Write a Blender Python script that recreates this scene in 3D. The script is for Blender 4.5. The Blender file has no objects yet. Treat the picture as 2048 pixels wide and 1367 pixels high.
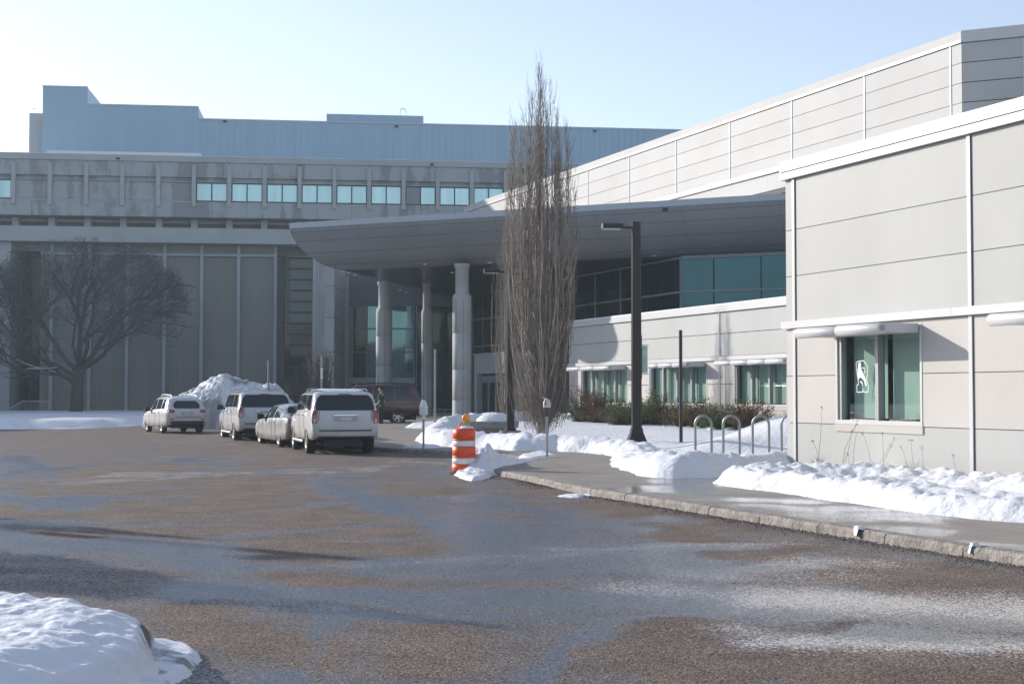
import bpy, bmesh, math, random
import numpy as np
from mathutils import Vector, Matrix
from math import radians as R, sin, cos, tan, pi, sqrt, atan2, exp

# ------------------------------------------------------------------ camera, sky, sun, exposure
SC = bpy.context.scene
COL = SC.collection
F_PX, H_CAM, TILT = 2844.0, 1.8, math.atan(103.5 / 2844.0)
cd = bpy.data.cameras.new('camera'); cam = bpy.data.objects.new('camera', cd); COL.objects.link(cam)
cam.location = (0, 0, H_CAM); cam.rotation_euler = (R(90) + TILT, 0, 0)
cd.sensor_width = 36; cd.lens = 36 * F_PX / 2048; cd.clip_start = .1; cd.clip_end = 5000
SC.camera = cam
SUN_AZ, SUN_EL = 33.5, 18.5            # light comes from the left, turned this many degrees away from the camera
S = Vector((-cos(R(SUN_AZ)) * cos(R(SUN_EL)), sin(R(SUN_AZ)) * cos(R(SUN_EL)), sin(R(SUN_EL))))
W = bpy.data.worlds.new('World'); SC.world = W; W.use_nodes = True
nt = W.node_tree; bg = nt.nodes['Background']
sky = nt.nodes.new('ShaderNodeTexSky'); sky.sky_type = 'NISHITA'; sky.sun_disc = False
sky.sun_elevation = R(SUN_EL); sky.sun_rotation = math.atan2(S.x, S.y)
sky.air_density = 1.0; sky.dust_density = .45; sky.ozone_density = 1.8; sky.altitude = 0
hs_ = nt.nodes.new('ShaderNodeHueSaturation'); hs_.inputs['Hue'].default_value = .512; hs_.inputs['Saturation'].default_value = .74; hs_.inputs['Value'].default_value = .95
nt.links.new(sky.outputs[0], hs_.inputs['Color']); nt.links.new(hs_.outputs[0], bg.inputs[0]); bg.inputs[1].default_value = 0.15
ld = bpy.data.lights.new('sun', 'SUN'); ld.energy = 3.7; ld.angle = R(.53); ld.color = (1, .93, .86)
sun = bpy.data.objects.new('sun', ld); COL.objects.link(sun)
sun.rotation_euler = (-S).to_track_quat('-Z', 'Y').to_euler()
SC.view_settings.view_transform = 'Standard'; SC.view_settings.look = 'None'
SC.view_settings.gamma = 1; SC.view_settings.exposure = 0.68
SC.cycles.max_bounces = 8; SC.cycles.use_denoising = True

# ------------------------------------------------------------------ measuring helpers (photo pixels 2048 wide -> world)
def ray(px, py):
    dx, dy = (px - 1024) / F_PX, (683.5 - py) / F_PX
    return Vector((dx, cos(TILT) - dy * sin(TILT), sin(TILT) + dy * cos(TILT)))
def at(px, py, Y):
    d = ray(px, py); return Vector((0, 0, H_CAM)) + d * (Y / d.y)
def sm(a, b, x):
    t = min(1, max(0, (x - a) / (b - a))); return t * t * (3 - 2 * t)
def G(px, py, z=0.0):
    d = ray(px, py); p = d * ((z - H_CAM) / d.z); return Vector((p.x, p.y, z))
def proj(x, y, z):
    v = Vector((x, y, z - H_CAM)); c = v.y * cos(TILT) + v.z * sin(TILT); u = -v.y * sin(TILT) + v.z * cos(TILT)
    return 1024 + F_PX * v.x / c, 683.5 - F_PX * u / c
class Frame:
    """a wall's own axes: x along the wall (to the right as seen), y into the building, z up"""
    def __init__(s, px, Y, ang, x=None):
        s.o = Vector(((px - 1024) / F_PX * Y if x is None else x, Y, 0)); s.a = ang
        s.u = Vector((cos(ang), sin(ang), 0)); s.n = Vector((-sin(ang), cos(ang), 0))
    def px(s, px, py, yl=0.0):
        d = ray(px, py); o = s.o + s.n * yl
        t = (o.dot(s.n)) / d.dot(s.n); p = Vector((0, 0, H_CAM)) + d * t
        return (p - s.o).dot(s.u), p.z
    def w(s, x, y, z=0): return s.o + s.u * x + s.n * y + Vector((0, 0, z))
A_ANG = R(-67.97)                       # the wings' long walls
def frameA(px, off):
    Y = off * F_PX / (.927 * (px + 126.0)); return Frame(px, Y, A_ANG)

# ------------------------------------------------------------------ noise
def vnoise(x, y, seed=0):
    x = np.asarray(x, float); y = np.asarray(y, float)
    xi = np.floor(x).astype(np.int64); yi = np.floor(y).astype(np.int64); xf = x - xi; yf = y - yi
    xf = xf * xf * (3 - 2 * xf); yf = yf * yf * (3 - 2 * yf)
    def h(a, b):
        n = (a * 374761393 + b * 668265263 + seed * 1442695041) & 0x7fffffff
        n = ((n ^ (n >> 13)) * 1274126177) & 0x7fffffff
        return ((n ^ (n >> 16)) & 0xffff) / 65535.0
    return (h(xi, yi) * (1 - xf) + h(xi + 1, yi) * xf) * (1 - yf) + (h(xi, yi + 1) * (1 - xf) + h(xi + 1, yi + 1) * xf) * yf
def fbm(x, y, o=4, seed=0):
    s = 0; a = .5; t = 0
    for i in range(o):
        s = s + a * vnoise(x * 2 ** i + 17 * i, y * 2 ** i - 9 * i, seed + i); t += a; a *= .5
    return s / t
def billow(x, y, o=3, seed=0):
    s = 0; a = .5; t = 0
    for i in range(o):
        s = s + a * np.abs(2 * vnoise(x * 2 ** i + 31 * i, y * 2 ** i + 7 * i, seed + i) - 1); t += a; a *= .5
    return s / t

# ------------------------------------------------------------------ materials
MATS = {}
def mat(name, col, rough=.6, metal=0.0, var=0.0, vscale=3.0, bump=0.0, bscale=40.0, spec=.5, stretch=None, coat=0, emis=None, aniso=None):
    if name in MATS: return MATS[name]
    m = bpy.data.materials.new(name); m.use_nodes = True; t = m.node_tree; b = t.nodes['Principled BSDF']
    b.inputs['Base Color'].default_value = (*col, 1); b.inputs['Roughness'].default_value = rough
    b.inputs['Metallic'].default_value = metal; b.inputs['Specular IOR Level'].default_value = spec
    b.inputs['Coat Weight'].default_value = coat; b.inputs['Coat Roughness'].default_value = .05
    if emis: b.inputs['Emission Color'].default_value = (*emis[0], 1); b.inputs['Emission Strength'].default_value = emis[1]
    if var or bump:
        tc = t.nodes.new('ShaderNodeTexCoord'); mp = t.nodes.new('ShaderNodeMapping')
        if stretch: mp.inputs['Scale'].default_value = stretch
        t.links.new(tc.outputs['Object'], mp.inputs[0])
    if var:
        n = t.nodes.new('ShaderNodeTexNoise'); n.inputs['Scale'].default_value = vscale; n.inputs['Detail'].default_value = 6
        t.links.new(mp.outputs[0], n.inputs['Vector'])
        r = t.nodes.new('ShaderNodeMapRange'); r.inputs[1].default_value = .3; r.inputs[2].default_value = .7
        r.inputs[3].default_value = 1 - var; r.inputs[4].default_value = 1 + var
        t.links.new(n.outputs[0], r.inputs[0])
        x = t.nodes.new('ShaderNodeVectorMath'); x.operation = 'SCALE'; x.inputs[0].default_value = col
        t.links.new(r.outputs[0], x.inputs['Scale']); t.links.new(x.outputs[0], b.inputs['Base Color'])
    if bump:
        n2 = t.nodes.new('ShaderNodeTexNoise'); n2.inputs['Scale'].default_value = bscale; n2.inputs['Detail'].default_value = 5
        t.links.new(mp.outputs[0], n2.inputs['Vector'])
        bp = t.nodes.new('ShaderNodeBump'); bp.inputs['Strength'].default_value = bump; bp.inputs['Distance'].default_value = .03
        t.links.new(n2.outputs[0], bp.inputs['Height']); t.links.new(bp.outputs[0], b.inputs['Normal'])
    MATS[name] = m; return m
def ramp(t, fac, stops):
    r = t.nodes.new('ShaderNodeValToRGB'); e = r.color_ramp.elements
    while len(e) < len(stops): e.new(.5)
    for q, (p, c) in zip(e, stops): q.position = p; q.color = (*c, 1)
    t.links.new(fac, r.inputs[0]); return r

PANEL = mat('panel_grey_metal', (.415, .418, .402), .6, .0, .06, .5, .02, 2.5, stretch=(1, 1, .3), spec=.3)
PANEL_W = mat('panel_warm_metal', (.47, .445, .415), .6, 0, .05, .6, .02, 2.5, spec=.3)
PANEL_L = mat('panel_light_metal', (.47, .465, .45), .65, 0, .05, .35, .02, 2, spec=.25)
TRIM = mat('trim_white_metal', (.55, .545, .54), .35, 0, .02, 2)
GLINE = mat('joint_gasket', (.10, .10, .10), .8)
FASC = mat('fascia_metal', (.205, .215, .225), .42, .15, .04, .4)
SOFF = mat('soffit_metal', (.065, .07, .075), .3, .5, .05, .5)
CONC = mat('concrete_pale', (.37, .375, .375), .8, 0, .12, .8, .25, 20)
CONC_D = mat('concrete_plinth', (.20, .19, .18), .85, 0, .2, 3, .4, 30)
DARKM = mat('dark_bronze_metal', (.026, .021, .020), .36, .1, .08, 5, spec=.35)
STEEL = mat('galvanised_steel', (.26, .27, .28), .42, .7, .12, 8)
FRAMEG = mat('frame_grey_aluminium', (.30, .31, .31), .4, .3)
FRAME_B = mat('frame_dark', (.02, .022, .026), .4)
MULL = mat('mullion_blue_grey', (.20, .23, .25), .6, .1)
GL_DARK = mat('glass_dark', (.006, .012, .015), .04, 0, .35, .25, spec=.4)
GL_MID = mat('glass_reflective', (.10, .19, .23), .03, .75, .2, .3)
GL_TEAL = mat('glass_teal_storey', (.035, .10, .13), .05, .6, .15, .3)
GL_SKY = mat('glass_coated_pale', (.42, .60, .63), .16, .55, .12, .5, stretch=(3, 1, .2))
GL_CAR = mat('glass_car', (.010, .013, .016), .05, 0, spec=.6)
RUBBER = mat('tyre_rubber', (.02, .02, .02), .85, 0, .2, 12)
PLAST = mat('plastic_black', (.015, .015, .017), .55)
ALLOY = mat('alloy_wheel', (.42, .42, .42), .35, .8)
LAMPR = mat('lamp_red', (.30, .012, .015), .15, coat=1)
LAMPC = mat('lamp_clear', (.45, .42, .42), .15, coat=1)
CHROME = mat('chrome', (.6, .6, .6), .15, 1)
ORANGE = mat('barrel_orange', (.75, .085, .015), .42, 0, .10, 6)
REFLW = mat('reflective_white', (.72, .72, .70), .4, 0, .08, 6)
AMBER = mat('amber_lens', (.95, .36, .01), .2, coat=1)
GREEN_GL = None

def glass_blind():
    """window seen from a sunlit side: pale green room blind set behind real tinted glass"""
    m = bpy.data.materials.new('glass_green_tint'); m.use_nodes = True; t = m.node_tree; b = t.nodes['Principled BSDF']
    o = t.nodes['Material Output']
    tr = t.nodes.new('ShaderNodeBsdfTransparent'); tr.inputs[0].default_value = (.64, .76, .715, 1)
    gl = t.nodes.new('ShaderNodeBsdfGlossy'); gl.inputs['Roughness'].default_value = .01
    lw = t.nodes.new('ShaderNodeLayerWeight'); lw.inputs[0].default_value = .5; pw = t.nodes.new('ShaderNodeMath'); pw.operation = 'POWER'; pw.inputs[1].default_value = 4; t.links.new(lw.outputs['Facing'], pw.inputs[0])
    fr = t.nodes.new('ShaderNodeMath'); fr.operation = 'MULTIPLY_ADD'; fr.inputs[1].default_value = .9; fr.inputs[2].default_value = .07; t.links.new(pw.outputs[0], fr.inputs[0])
    mx = t.nodes.new('ShaderNodeMixShader'); t.links.new(fr.outputs[0], mx.inputs[0])
    t.links.new(tr.outputs[0], mx.inputs[1]); t.links.new(gl.outputs[0], mx.inputs[2]); t.links.new(mx.outputs[0], o.inputs[0])
    return m
GREEN_GL = glass_blind()
BLIND = mat('roller_blind', (.60, .64, .61), .9, 0, .10, 1.2, stretch=(1, 1, .4))

def snow_mat(name, dirt=.25, dirtcol=(.30, .26, .22)):
    m = bpy.data.materials.new(name); m.use_nodes = True; t = m.node_tree; b = t.nodes['Principled BSDF']
    tc = t.nodes.new('ShaderNodeTexCoord')
    n = t.nodes.new('ShaderNodeTexNoise'); n.inputs['Scale'].default_value = 2.2; n.inputs['Detail'].default_value = 9; n.inputs['Roughness'].default_value = .65
    t.links.new(tc.outputs['Object'], n.inputs['Vector'])
    r = ramp(t, n.outputs[0], [(0, (.74, .755, .775)), (.55, (.74, .755, .775)), (.72, tuple((1 - dirt) * .74 + dirt * c for c in dirtcol))])
    n3 = t.nodes.new('ShaderNodeTexNoise'); n3.inputs['Scale'].default_value = 60; n3.inputs['Detail'].default_value = 4
    t.links.new(tc.outputs['Object'], n3.inputs['Vector'])
    mixn = t.nodes.new('ShaderNodeMix'); mixn.data_type = 'RGBA'; at_ = t.nodes.new('ShaderNodeAttribute'); at_.attribute_name = 'dirt'
    mul = t.nodes.new('ShaderNodeMath'); mul.operation = 'MULTIPLY'; t.links.new(at_.outputs['Fac'], mul.inputs[0])
    r3 = t.nodes.new('ShaderNodeMapRange'); r3.inputs[1].default_value = .2; r3.inputs[2].default_value = .45; t.links.new(n3.outputs[0], r3.inputs[0])
    t.links.new(r3.outputs[0], mul.inputs[1]); t.links.new(mul.outputs[0], mixn.inputs[0])
    t.links.new(r.outputs[0], mixn.inputs[6]); mixn.inputs[7].default_value = (.09, .07, .055, 1)
    t.links.new(mixn.outputs[2], b.inputs['Base Color'])
    b.inputs['Roughness'].default_value = .6; b.inputs['Specular IOR Level'].default_value = .35
    b.inputs['Subsurface Weight'].default_value = 0.0
    bp = t.nodes.new('ShaderNodeBump'); bp.inputs['Strength'].default_value = .8; bp.inputs['Distance'].default_value = .05
    n2 = t.nodes.new('ShaderNodeTexNoise'); n2.inputs['Scale'].default_value = 7; n2.inputs['Detail'].default_value = 7
    t.links.new(tc.outputs['Object'], n2.inputs['Vector']); t.links.new(n2.outputs[0], bp.inputs['Height'])
    t.links.new(bp.outputs[0], b.inputs['Normal']); return m
SNOW = snow_mat('snow_clean', .2); SNOW_D = snow_mat('snow_dirty', .5)

# ------------------------------------------------------------------ mesh collector
class MB:
    def __init__(s): s.v = []; s.f = []; s.m = []; s.mats = []; s.sm = []
    def mi(s, m):
        if m not in s.mats: s.mats.append(m)
        return s.mats.index(m)
    def quad(s, pts, m, smooth=False):
        i = len(s.v); s.v += [tuple(p) for p in pts]; s.f.append(tuple(range(i, i + len(pts)))); s.m.append(s.mi(m)); s.sm.append(smooth)
    def box(s, x0, x1, y0, y1, z0, z1, m):
        if x0 > x1: x0, x1 = x1, x0
        if y0 > y1: y0, y1 = y1, y0
        if z0 > z1: z0, z1 = z1, z0
        i = len(s.v); s.v += [(x, y, z) for z in (z0, z1) for y in (y0, y1) for x in (x0, x1)]
        for q in ((0, 2, 3, 1), (4, 5, 7, 6), (0, 1, 5, 4), (2, 6, 7, 3), (0, 4, 6, 2), (1, 3, 7, 5)):
            s.f.append(tuple(i + k for k in q)); s.m.append(s.mi(m)); s.sm.append(False)
        return s
    def grid(s, rows, m, smooth=True, close=False):
        i = len(s.v); nr, nc = len(rows), len(rows[0]); k = s.mi(m)
        for r in rows: s.v += [tuple(p) for p in r]
        for a in range(nr - 1):
            for b in range(nc if close else nc - 1):
                c = (b + 1) % nc
                s.f.append((i + a * nc + b, i + a * nc + c, i + (a + 1) * nc + c, i + (a + 1) * nc + b)); s.m.append(k); s.sm.append(smooth)
        return s
    def tube(s, pts, rad, m, n=8, caps=True, smooth=True):
        P = [Vector(p) for p in pts]; rows = []
        if not hasattr(rad, '__len__'): rad = [rad] * len(P)
        up = None
        for i, p in enumerate(P):
            d = (P[min(i + 1, len(P) - 1)] - P[max(i - 1, 0)])
            if d.length < 1e-9: d = Vector((0, 0, 1))
            d.normalize()
            if up is None: up = d.orthogonal().normalized()
            up = (up - d * up.dot(d)); up = up.normalized() if up.length > 1e-6 else d.orthogonal().normalized()
            w = d.cross(up)
            rows.append([p + (up * cos(2 * pi * k / n) + w * sin(2 * pi * k / n)) * rad[i] for k in range(n)])
        s.grid(rows, m, smooth, True)
        if caps: s.quad(rows[0][::-1], m); s.quad(rows[-1], m)
        return s
    def lathe(s, prof, m, c=(0, 0), n=24, smooth=True, caps=True):
        rows = [[(c[0] + r * cos(2 * pi * k / n), c[1] + r * sin(2 * pi * k / n), z) for k in range(n)] for r, z in prof]
        s.grid(rows, m, smooth, True)
        if caps: s.quad(rows[0][::-1], m); s.quad(rows[-1], m)
        return s
    def prism(s, poly, z0, z1, m, mtop=None):
        n = len(poly); s.quad([(x, y, z1) for x, y in poly], mtop or m); s.quad([(x, y, z0) for x, y in poly][::-1], m)
        for i in range(n):
            a, b = poly[i], poly[(i + 1) % n]
            s.quad([(a[0], a[1], z0), (b[0], b[1], z0), (b[0], b[1], z1), (a[0], a[1], z1)], m)
        return s
    def build(s, name, parent=None, label=None, loc=None, rotz=0, bevel=0, rot=None):
        me = bpy.data.meshes.new(name); me.from_pydata(s.v, [], s.f)
        for m in s.mats: me.materials.append(m)
        me.polygons.foreach_set('material_index', s.m); me.polygons.foreach_set('use_smooth', s.sm); me.update()
        o = bpy.data.objects.new(name, me); COL.objects.link(o)
        if parent: o.parent = parent
        if loc is not None: o.location = loc
        if rot: o.rotation_euler = rot
        else: o.rotation_euler.z = rotz
        if label: o['label'] = label
        if bevel:
            b = o.modifiers.new('b', 'BEVEL'); b.width = bevel; b.segments = 3; b.limit_method = 'ANGLE'; b.angle_limit = R(40)
        return o
def tag(o, label, cat, group=None, kind=None):
    if label: o['label'] = label
    if cat: o['category'] = cat
    if group: o['group'] = group
    if kind: o['kind'] = kind
    return o
def thing(name, label, cat, loc=(0, 0, 0), rotz=0, group=None):
    o = bpy.data.objects.new(name, None); COL.objects.link(o); o.location = loc; o.rotation_euler = (0, 0, rotz)
    o.empty_display_size = .3; return tag(o, label, cat, group)
def fthing(name, label, cat, fr, group=None): return thing(name, label, cat, fr.o, fr.a, group)
def box(name, parent, m, *b, bevel=0, label=None): return MB().box(*b, m).build(name, parent, label, bevel=bevel)
def dup(root, loc, rotz=None, label=None):
    r = root.copy(); COL.objects.link(r); r.location = loc
    if rotz is not None: r.rotation_euler = (0, 0, rotz)
    if label: r['label'] = label
    for ch in root.children:
        c = ch.copy(); COL.objects.link(c); c.parent = r
        for g in ch.children:
            d = g.copy(); COL.objects.link(d); d.parent = c
    return r
# ------------------------------------------------------------------ ground levels
def gz(x, y):
    return .33 * sm(46, 64, y) * sm(-14, -9, x)
def gzn(x, y):
    def s(a, b, v):
        t = np.clip((v - a) / (b - a), 0, 1); return t * t * (3 - 2 * t)
    return .33 * s(46, 64, y) * s(-14, -9, x)
KERB = [(11.0, .6), (9.2, 5), (5.37, 14.9), (1.45, 25.1), (1.0, 26.6), (.35, 29.2), (-.5, 31.9), (-.6, 33.2), (-.1, 34.6), (.35, 36.4), (.2, 38.6), (-1.0, 40.6), (-2.4, 42.5), (-3.9, 44.1), (-5.6, 47.5), (-8.6, 55), (-10.5, 60), (-11, 66)]
def polyx(y):
    for a, b in zip(KERB, KERB[1:]):
        if a[1] <= y <= b[1]: return a[0] + (b[0] - a[0]) * (y - a[1]) / (b[1] - a[1])
    return KERB[0][0] if y < KERB[0][1] else KERB[-1][0]

# ------------------------------------------------------------------ asphalt: dry brown and wet blue-grey patches stored per vertex
def sepv(t, v):
    s = t.nodes.new('ShaderNodeSeparateColor'); t.links.new(v.outputs['Color'], s.inputs[0]); return s
def wet_material(name, dry1, dry2, wetc, wr=.30, dr=.85, grit=.55, gs=60, low=False):
    m = bpy.data.materials.new(name); m.use_nodes = True; t = m.node_tree; b = t.nodes['Principled BSDF']
    tc = t.nodes.new('ShaderNodeTexCoord'); at_ = t.nodes.new('ShaderNodeAttribute'); at_.attribute_name = 'wet'
    n = t.nodes.new('ShaderNodeTexNoise'); n.inputs['Scale'].default_value = 6; n.inputs['Detail'].default_value = 10; n.inputs['Roughness'].default_value = .7
    t.links.new(tc.outputs['Object'], n.inputs['Vector'])
    mp = t.nodes.new('ShaderNodeMapping'); mp.inputs['Scale'].default_value = (.35, 1.6, 1); t.links.new(tc.outputs['Object'], mp.inputs[0])
    nb = t.nodes.new('ShaderNodeTexNoise'); nb.inputs['Scale'].default_value = 1.1; nb.inputs['Detail'].default_value = 6; t.links.new(mp.outputs[0], nb.inputs['Vector'])
    n.inputs['Scale'].default_value = 22; ad = t.nodes.new('ShaderNodeMath'); ad.operation = 'MULTIPLY_ADD'; ad.inputs[1].default_value = .8; t.links.new(n.outputs[0], ad.inputs[0]); t.links.new(at_.outputs['Fac'], ad.inputs[2])
    ad2 = t.nodes.new('ShaderNodeMath'); ad2.operation = 'MULTIPLY_ADD'; ad2.inputs[1].default_value = .5; t.links.new(nb.outputs[0], ad2.inputs[0]); t.links.new(ad.outputs[0], ad2.inputs[2])
    wv = t.nodes.new('ShaderNodeMapRange'); wv.inputs[1].default_value = 1.26; wv.inputs[2].default_value = 1.84; vd = t.nodes.new('ShaderNodeTexVoronoi'); vd.inputs['Scale'].default_value = gs * .8; t.links.new(tc.outputs['Object'], vd.inputs['Vector']); vs_ = t.nodes.new('ShaderNodeSeparateColor'); t.links.new(vd.outputs['Color'], vs_.inputs[0]); ad3 = t.nodes.new('ShaderNodeMath'); ad3.operation = 'MULTIPLY_ADD'; ad3.inputs[1].default_value = .62; t.links.new(vs_.outputs[1], ad3.inputs[0]); t.links.new(ad2.outputs[0], ad3.inputs[2]); t.links.new(ad3.outputs[0], wv.inputs[0])
    n2 = t.nodes.new('ShaderNodeTexNoise'); n2.inputs['Scale'].default_value = 1.3; n2.inputs['Detail'].default_value = 8; t.links.new(tc.outputs['Object'], n2.inputs['Vector'])
    dry = ramp(t, n2.outputs[0], [(.3, dry1), (.7, dry2)])
    mx = t.nodes.new('ShaderNodeMix'); mx.data_type = 'RGBA'; t.links.new(wv.outputs[0], mx.inputs[0]); t.links.new(dry.outputs[0], mx.inputs[6]); mx.inputs[7].default_value = (*wetc, 1)
    # pale salt streaks; the near-right glare is painted into the colour with them
    sa = t.nodes.new('ShaderNodeAttribute'); sa.attribute_name = 'dirt'; sm_ = t.nodes.new('ShaderNodeMath'); sm_.operation = 'MULTIPLY_ADD'; sm_.inputs[1].default_value = 1.0; t.links.new(sa.outputs['Fac'], sm_.inputs[0])  # on the road the dirt attribute carries salt streaks and painted glare
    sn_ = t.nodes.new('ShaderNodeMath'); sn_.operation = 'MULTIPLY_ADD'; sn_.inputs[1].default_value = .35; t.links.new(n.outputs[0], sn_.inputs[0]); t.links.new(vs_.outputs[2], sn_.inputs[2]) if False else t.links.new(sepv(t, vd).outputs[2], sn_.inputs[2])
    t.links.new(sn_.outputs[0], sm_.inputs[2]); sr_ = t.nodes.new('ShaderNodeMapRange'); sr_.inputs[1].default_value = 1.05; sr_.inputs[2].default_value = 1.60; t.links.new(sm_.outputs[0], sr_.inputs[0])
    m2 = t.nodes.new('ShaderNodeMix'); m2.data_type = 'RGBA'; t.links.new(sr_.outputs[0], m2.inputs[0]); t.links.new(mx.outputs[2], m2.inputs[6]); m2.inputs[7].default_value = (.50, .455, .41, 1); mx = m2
    # aggregate stones
    vo = t.nodes.new('ShaderNodeTexVoronoi'); vo.inputs['Scale'].default_value = gs; t.links.new(tc.outputs['Object'], vo.inputs['Vector'])
    sp = t.nodes.new('ShaderNodeMapRange'); sp.inputs[1].default_value = 0; sp.inputs[2].default_value = 1; sp.inputs[3].default_value = 1 - grit; sp.inputs[4].default_value = 1 + grit
    sepc = t.nodes.new('ShaderNodeSeparateColor'); t.links.new(vo.outputs['Color'], sepc.inputs[0]); t.links.new(sepc.outputs[0], sp.inputs[0])
    sc = t.nodes.new('ShaderNodeVectorMath'); sc.operation = 'SCALE'; t.links.new(mx.outputs[2], sc.inputs[0]); t.links.new(sp.outputs[0], sc.inputs['Scale'])
    t.links.new(sc.outputs[0], b.inputs['Base Color'])
    rr = t.nodes.new('ShaderNodeMapRange'); rr.inputs[3].default_value = dr; rr.inputs[4].default_value = wr; t.links.new(wv.outputs[0], rr.inputs[0]); t.links.new(rr.outputs[0], b.inputs['Roughness'])
    ss = t.nodes.new('ShaderNodeMapRange'); ss.inputs[3].default_value = .25; ss.inputs[4].default_value = .75; t.links.new(wv.outputs[0], ss.inputs[0]); t.links.new(ss.outputs[0], b.inputs['Specular IOR Level'])
    bp = t.nodes.new('ShaderNodeBump'); bp.inputs['Distance'].default_value = .006 if not low else .0015
    bs = t.nodes.new('ShaderNodeMapRange'); bs.inputs[3].default_value = .9; bs.inputs[4].default_value = .5 if not low else .12; t.links.new(wv.outputs[0], bs.inputs[0]); t.links.new(bs.outputs[0], bp.inputs['Strength'])
    ah = t.nodes.new('ShaderNodeMath'); ah.operation = 'SUBTRACT'; t.links.new(n.outputs[0], ah.inputs[0]); t.links.new(vo.outputs['Distance'], ah.inputs[1])
    t.links.new(ah.outputs[0], bp.inputs['Height']); t.links.new(bp.outputs[0], b.inputs['Normal'])
    return m
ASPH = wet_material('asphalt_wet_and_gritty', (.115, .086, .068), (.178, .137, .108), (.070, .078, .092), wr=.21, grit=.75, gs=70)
WALK = wet_material('pavement_concrete_wet', (.235, .205, .178), (.33, .29, .25), (.14, .135, .13), .055, .75, .12, 90, True)

# dry patches measured in the photograph (centre, half size, tilt), carried onto the ground as dirt that stays put
DRY = [(430, 1010, 270, 75, -.05), (560, 1060, 330, 55, .02), (330, 960, 260, 40, 0), (700, 925, 330, 22, -.03), (620, 1110, 160, 35, 0), (150, 1062, 120, 14, .05), (640, 1158, 210, 20, .02), (490, 1300, 110, 60, .3),
       (870, 1310, 150, 65, 0), (1370, 1320, 150, 95, .35), (1250, 1030, 110, 20, 0), (1450, 1072, 150, 15, .05), (1520, 1100, 120, 12, -.1),
       (1880, 1150, 220, 32, .12), (1750, 1140, 170, 16, -.02), (1560, 1255, 260, 14, .03), (1800, 1335, 420, 40, .05), (1990, 1200, 90, 20, .1), (850, 985, 80, 10, 0), (1080, 960, 170, 18, .12),
       (480, 900, 150, 9, 0), (760, 870, 150, 25, 0), (60, 1020, 90, 12, 0), (1900, 1090, 60, 10, .3), (1660, 1055, 200, 8, .15), (300, 870, 250, 8, 0), (120, 985, 60, 14, 0)]
STREAK = [(0, 945, 420, 915, 2.5), (300, 940, 900, 915, 2.5), (250, 955, 980, 932, 2), (500, 1020, 1000, 985, 3), (700, 1085, 1300, 1040, 4), (960, 1000, 1240, 1060, 7), (1000, 1150, 1600, 1130, 6), (60, 1040, 500, 1050, 4), (700, 1230, 1500, 1225, 5), (580, 1367, 640, 1240, 20), (1100, 1367, 1180, 1260, 26),(150, 962, 900, 925, 4), (260, 978, 960, 944, 3), (160, 995, 360, 992, 4), (420, 1080, 760, 1050, 7), (0, 1000, 160, 1000, 12), (420, 1137, 1100, 1108, 13), (1100, 1108, 1500, 1085, 11),
          (400, 1185, 1300, 1190, 16), (1300, 1190, 2048, 1230, 28), (1500, 1260, 2048, 1300, 18), (640, 970, 900, 1060, 18), (900, 1060, 1400, 1140, 30), (0, 1075, 500, 1110, 25), (60, 920, 140, 1000, 12)]
def wet_at(X, Y):
    c = Y * cos(TILT) - H_CAM * sin(TILT); px = 1024 + F_PX * X / c; py = 683.5 - F_PX * (-Y * sin(TILT) - H_CAM * cos(TILT)) / c
    wx = (fbm(X * .8, Y * .5, 4, 3) - .5) * 2; wy = (fbm(X * .7 + 40, Y * .5, 4, 5) - .5) * 2
    sc = np.clip((py - 787) / 300, .15, 1.5)
    qx = px + wx * 40 * sc; qy = py + wy * 16 * sc; px = px + wx * 110 * sc; py = py + wy * 46 * sc
    d = np.zeros_like(X)
    for cx, cy, rx, ry, a in DRY:
        dx, dy = px - cx, py - cy; dy = dy - a * dx
        d = np.maximum(d, np.clip(1.35 - ((dx / rx) ** 2 + (dy / ry) ** 2), 0, 1))
    s = np.zeros_like(X)
    for x0, y0, x1, y1, w in STREAK:
        tt = np.clip((qx - x0) / (x1 - x0), 0, 1); yy = y0 + (y1 - y0) * tt; ex = np.maximum(0, np.abs(qx - (x0 + (x1 - x0) * tt)) - 1) / 60
        s = np.maximum(s, np.exp(-((qy - yy) / w) ** 2 - ex ** 2))
    w = .50 + .5 * (fbm(X * .35, Y * .9, 3, 9) - .5) - .66 * d + .85 * s
    w = np.where(py < 905, w - .12, w)
    return np.clip(w, 0, 1)
SALT_GLARE = [(1540, 1195, 2100, 1225, 26, 1.0), (1250, 1178, 1600, 1196, 14, .45), (1560, 1290, 2100, 1300, 16, .8), (1490, 1262, 1600, 1285, 10, .5), (1600, 1122, 1760, 1130, 16, .6), (1380, 1150, 1700, 1150, 16, .4), (700, 1128, 1150, 1108, 6, .35), (150, 962, 880, 926, 2.5, .5), (1100, 1100, 1560, 1082, 6, .45), (420, 1190, 700, 1215, 8, .3)]  # thin salt streaks, and wide pale bands that paint the glare at right
def salt_glare_at(X, Y):
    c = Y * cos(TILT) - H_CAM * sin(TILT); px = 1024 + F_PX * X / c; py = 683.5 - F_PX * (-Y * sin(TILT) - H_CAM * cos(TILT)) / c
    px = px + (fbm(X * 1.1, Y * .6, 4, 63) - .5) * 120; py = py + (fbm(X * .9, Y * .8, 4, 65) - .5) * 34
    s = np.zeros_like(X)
    for x0, y0, x1, y1, w, a in SALT_GLARE:
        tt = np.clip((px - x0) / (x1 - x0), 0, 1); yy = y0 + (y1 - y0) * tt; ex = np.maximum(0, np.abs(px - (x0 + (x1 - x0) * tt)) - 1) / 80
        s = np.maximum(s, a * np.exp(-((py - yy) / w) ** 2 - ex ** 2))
    return s
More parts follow.
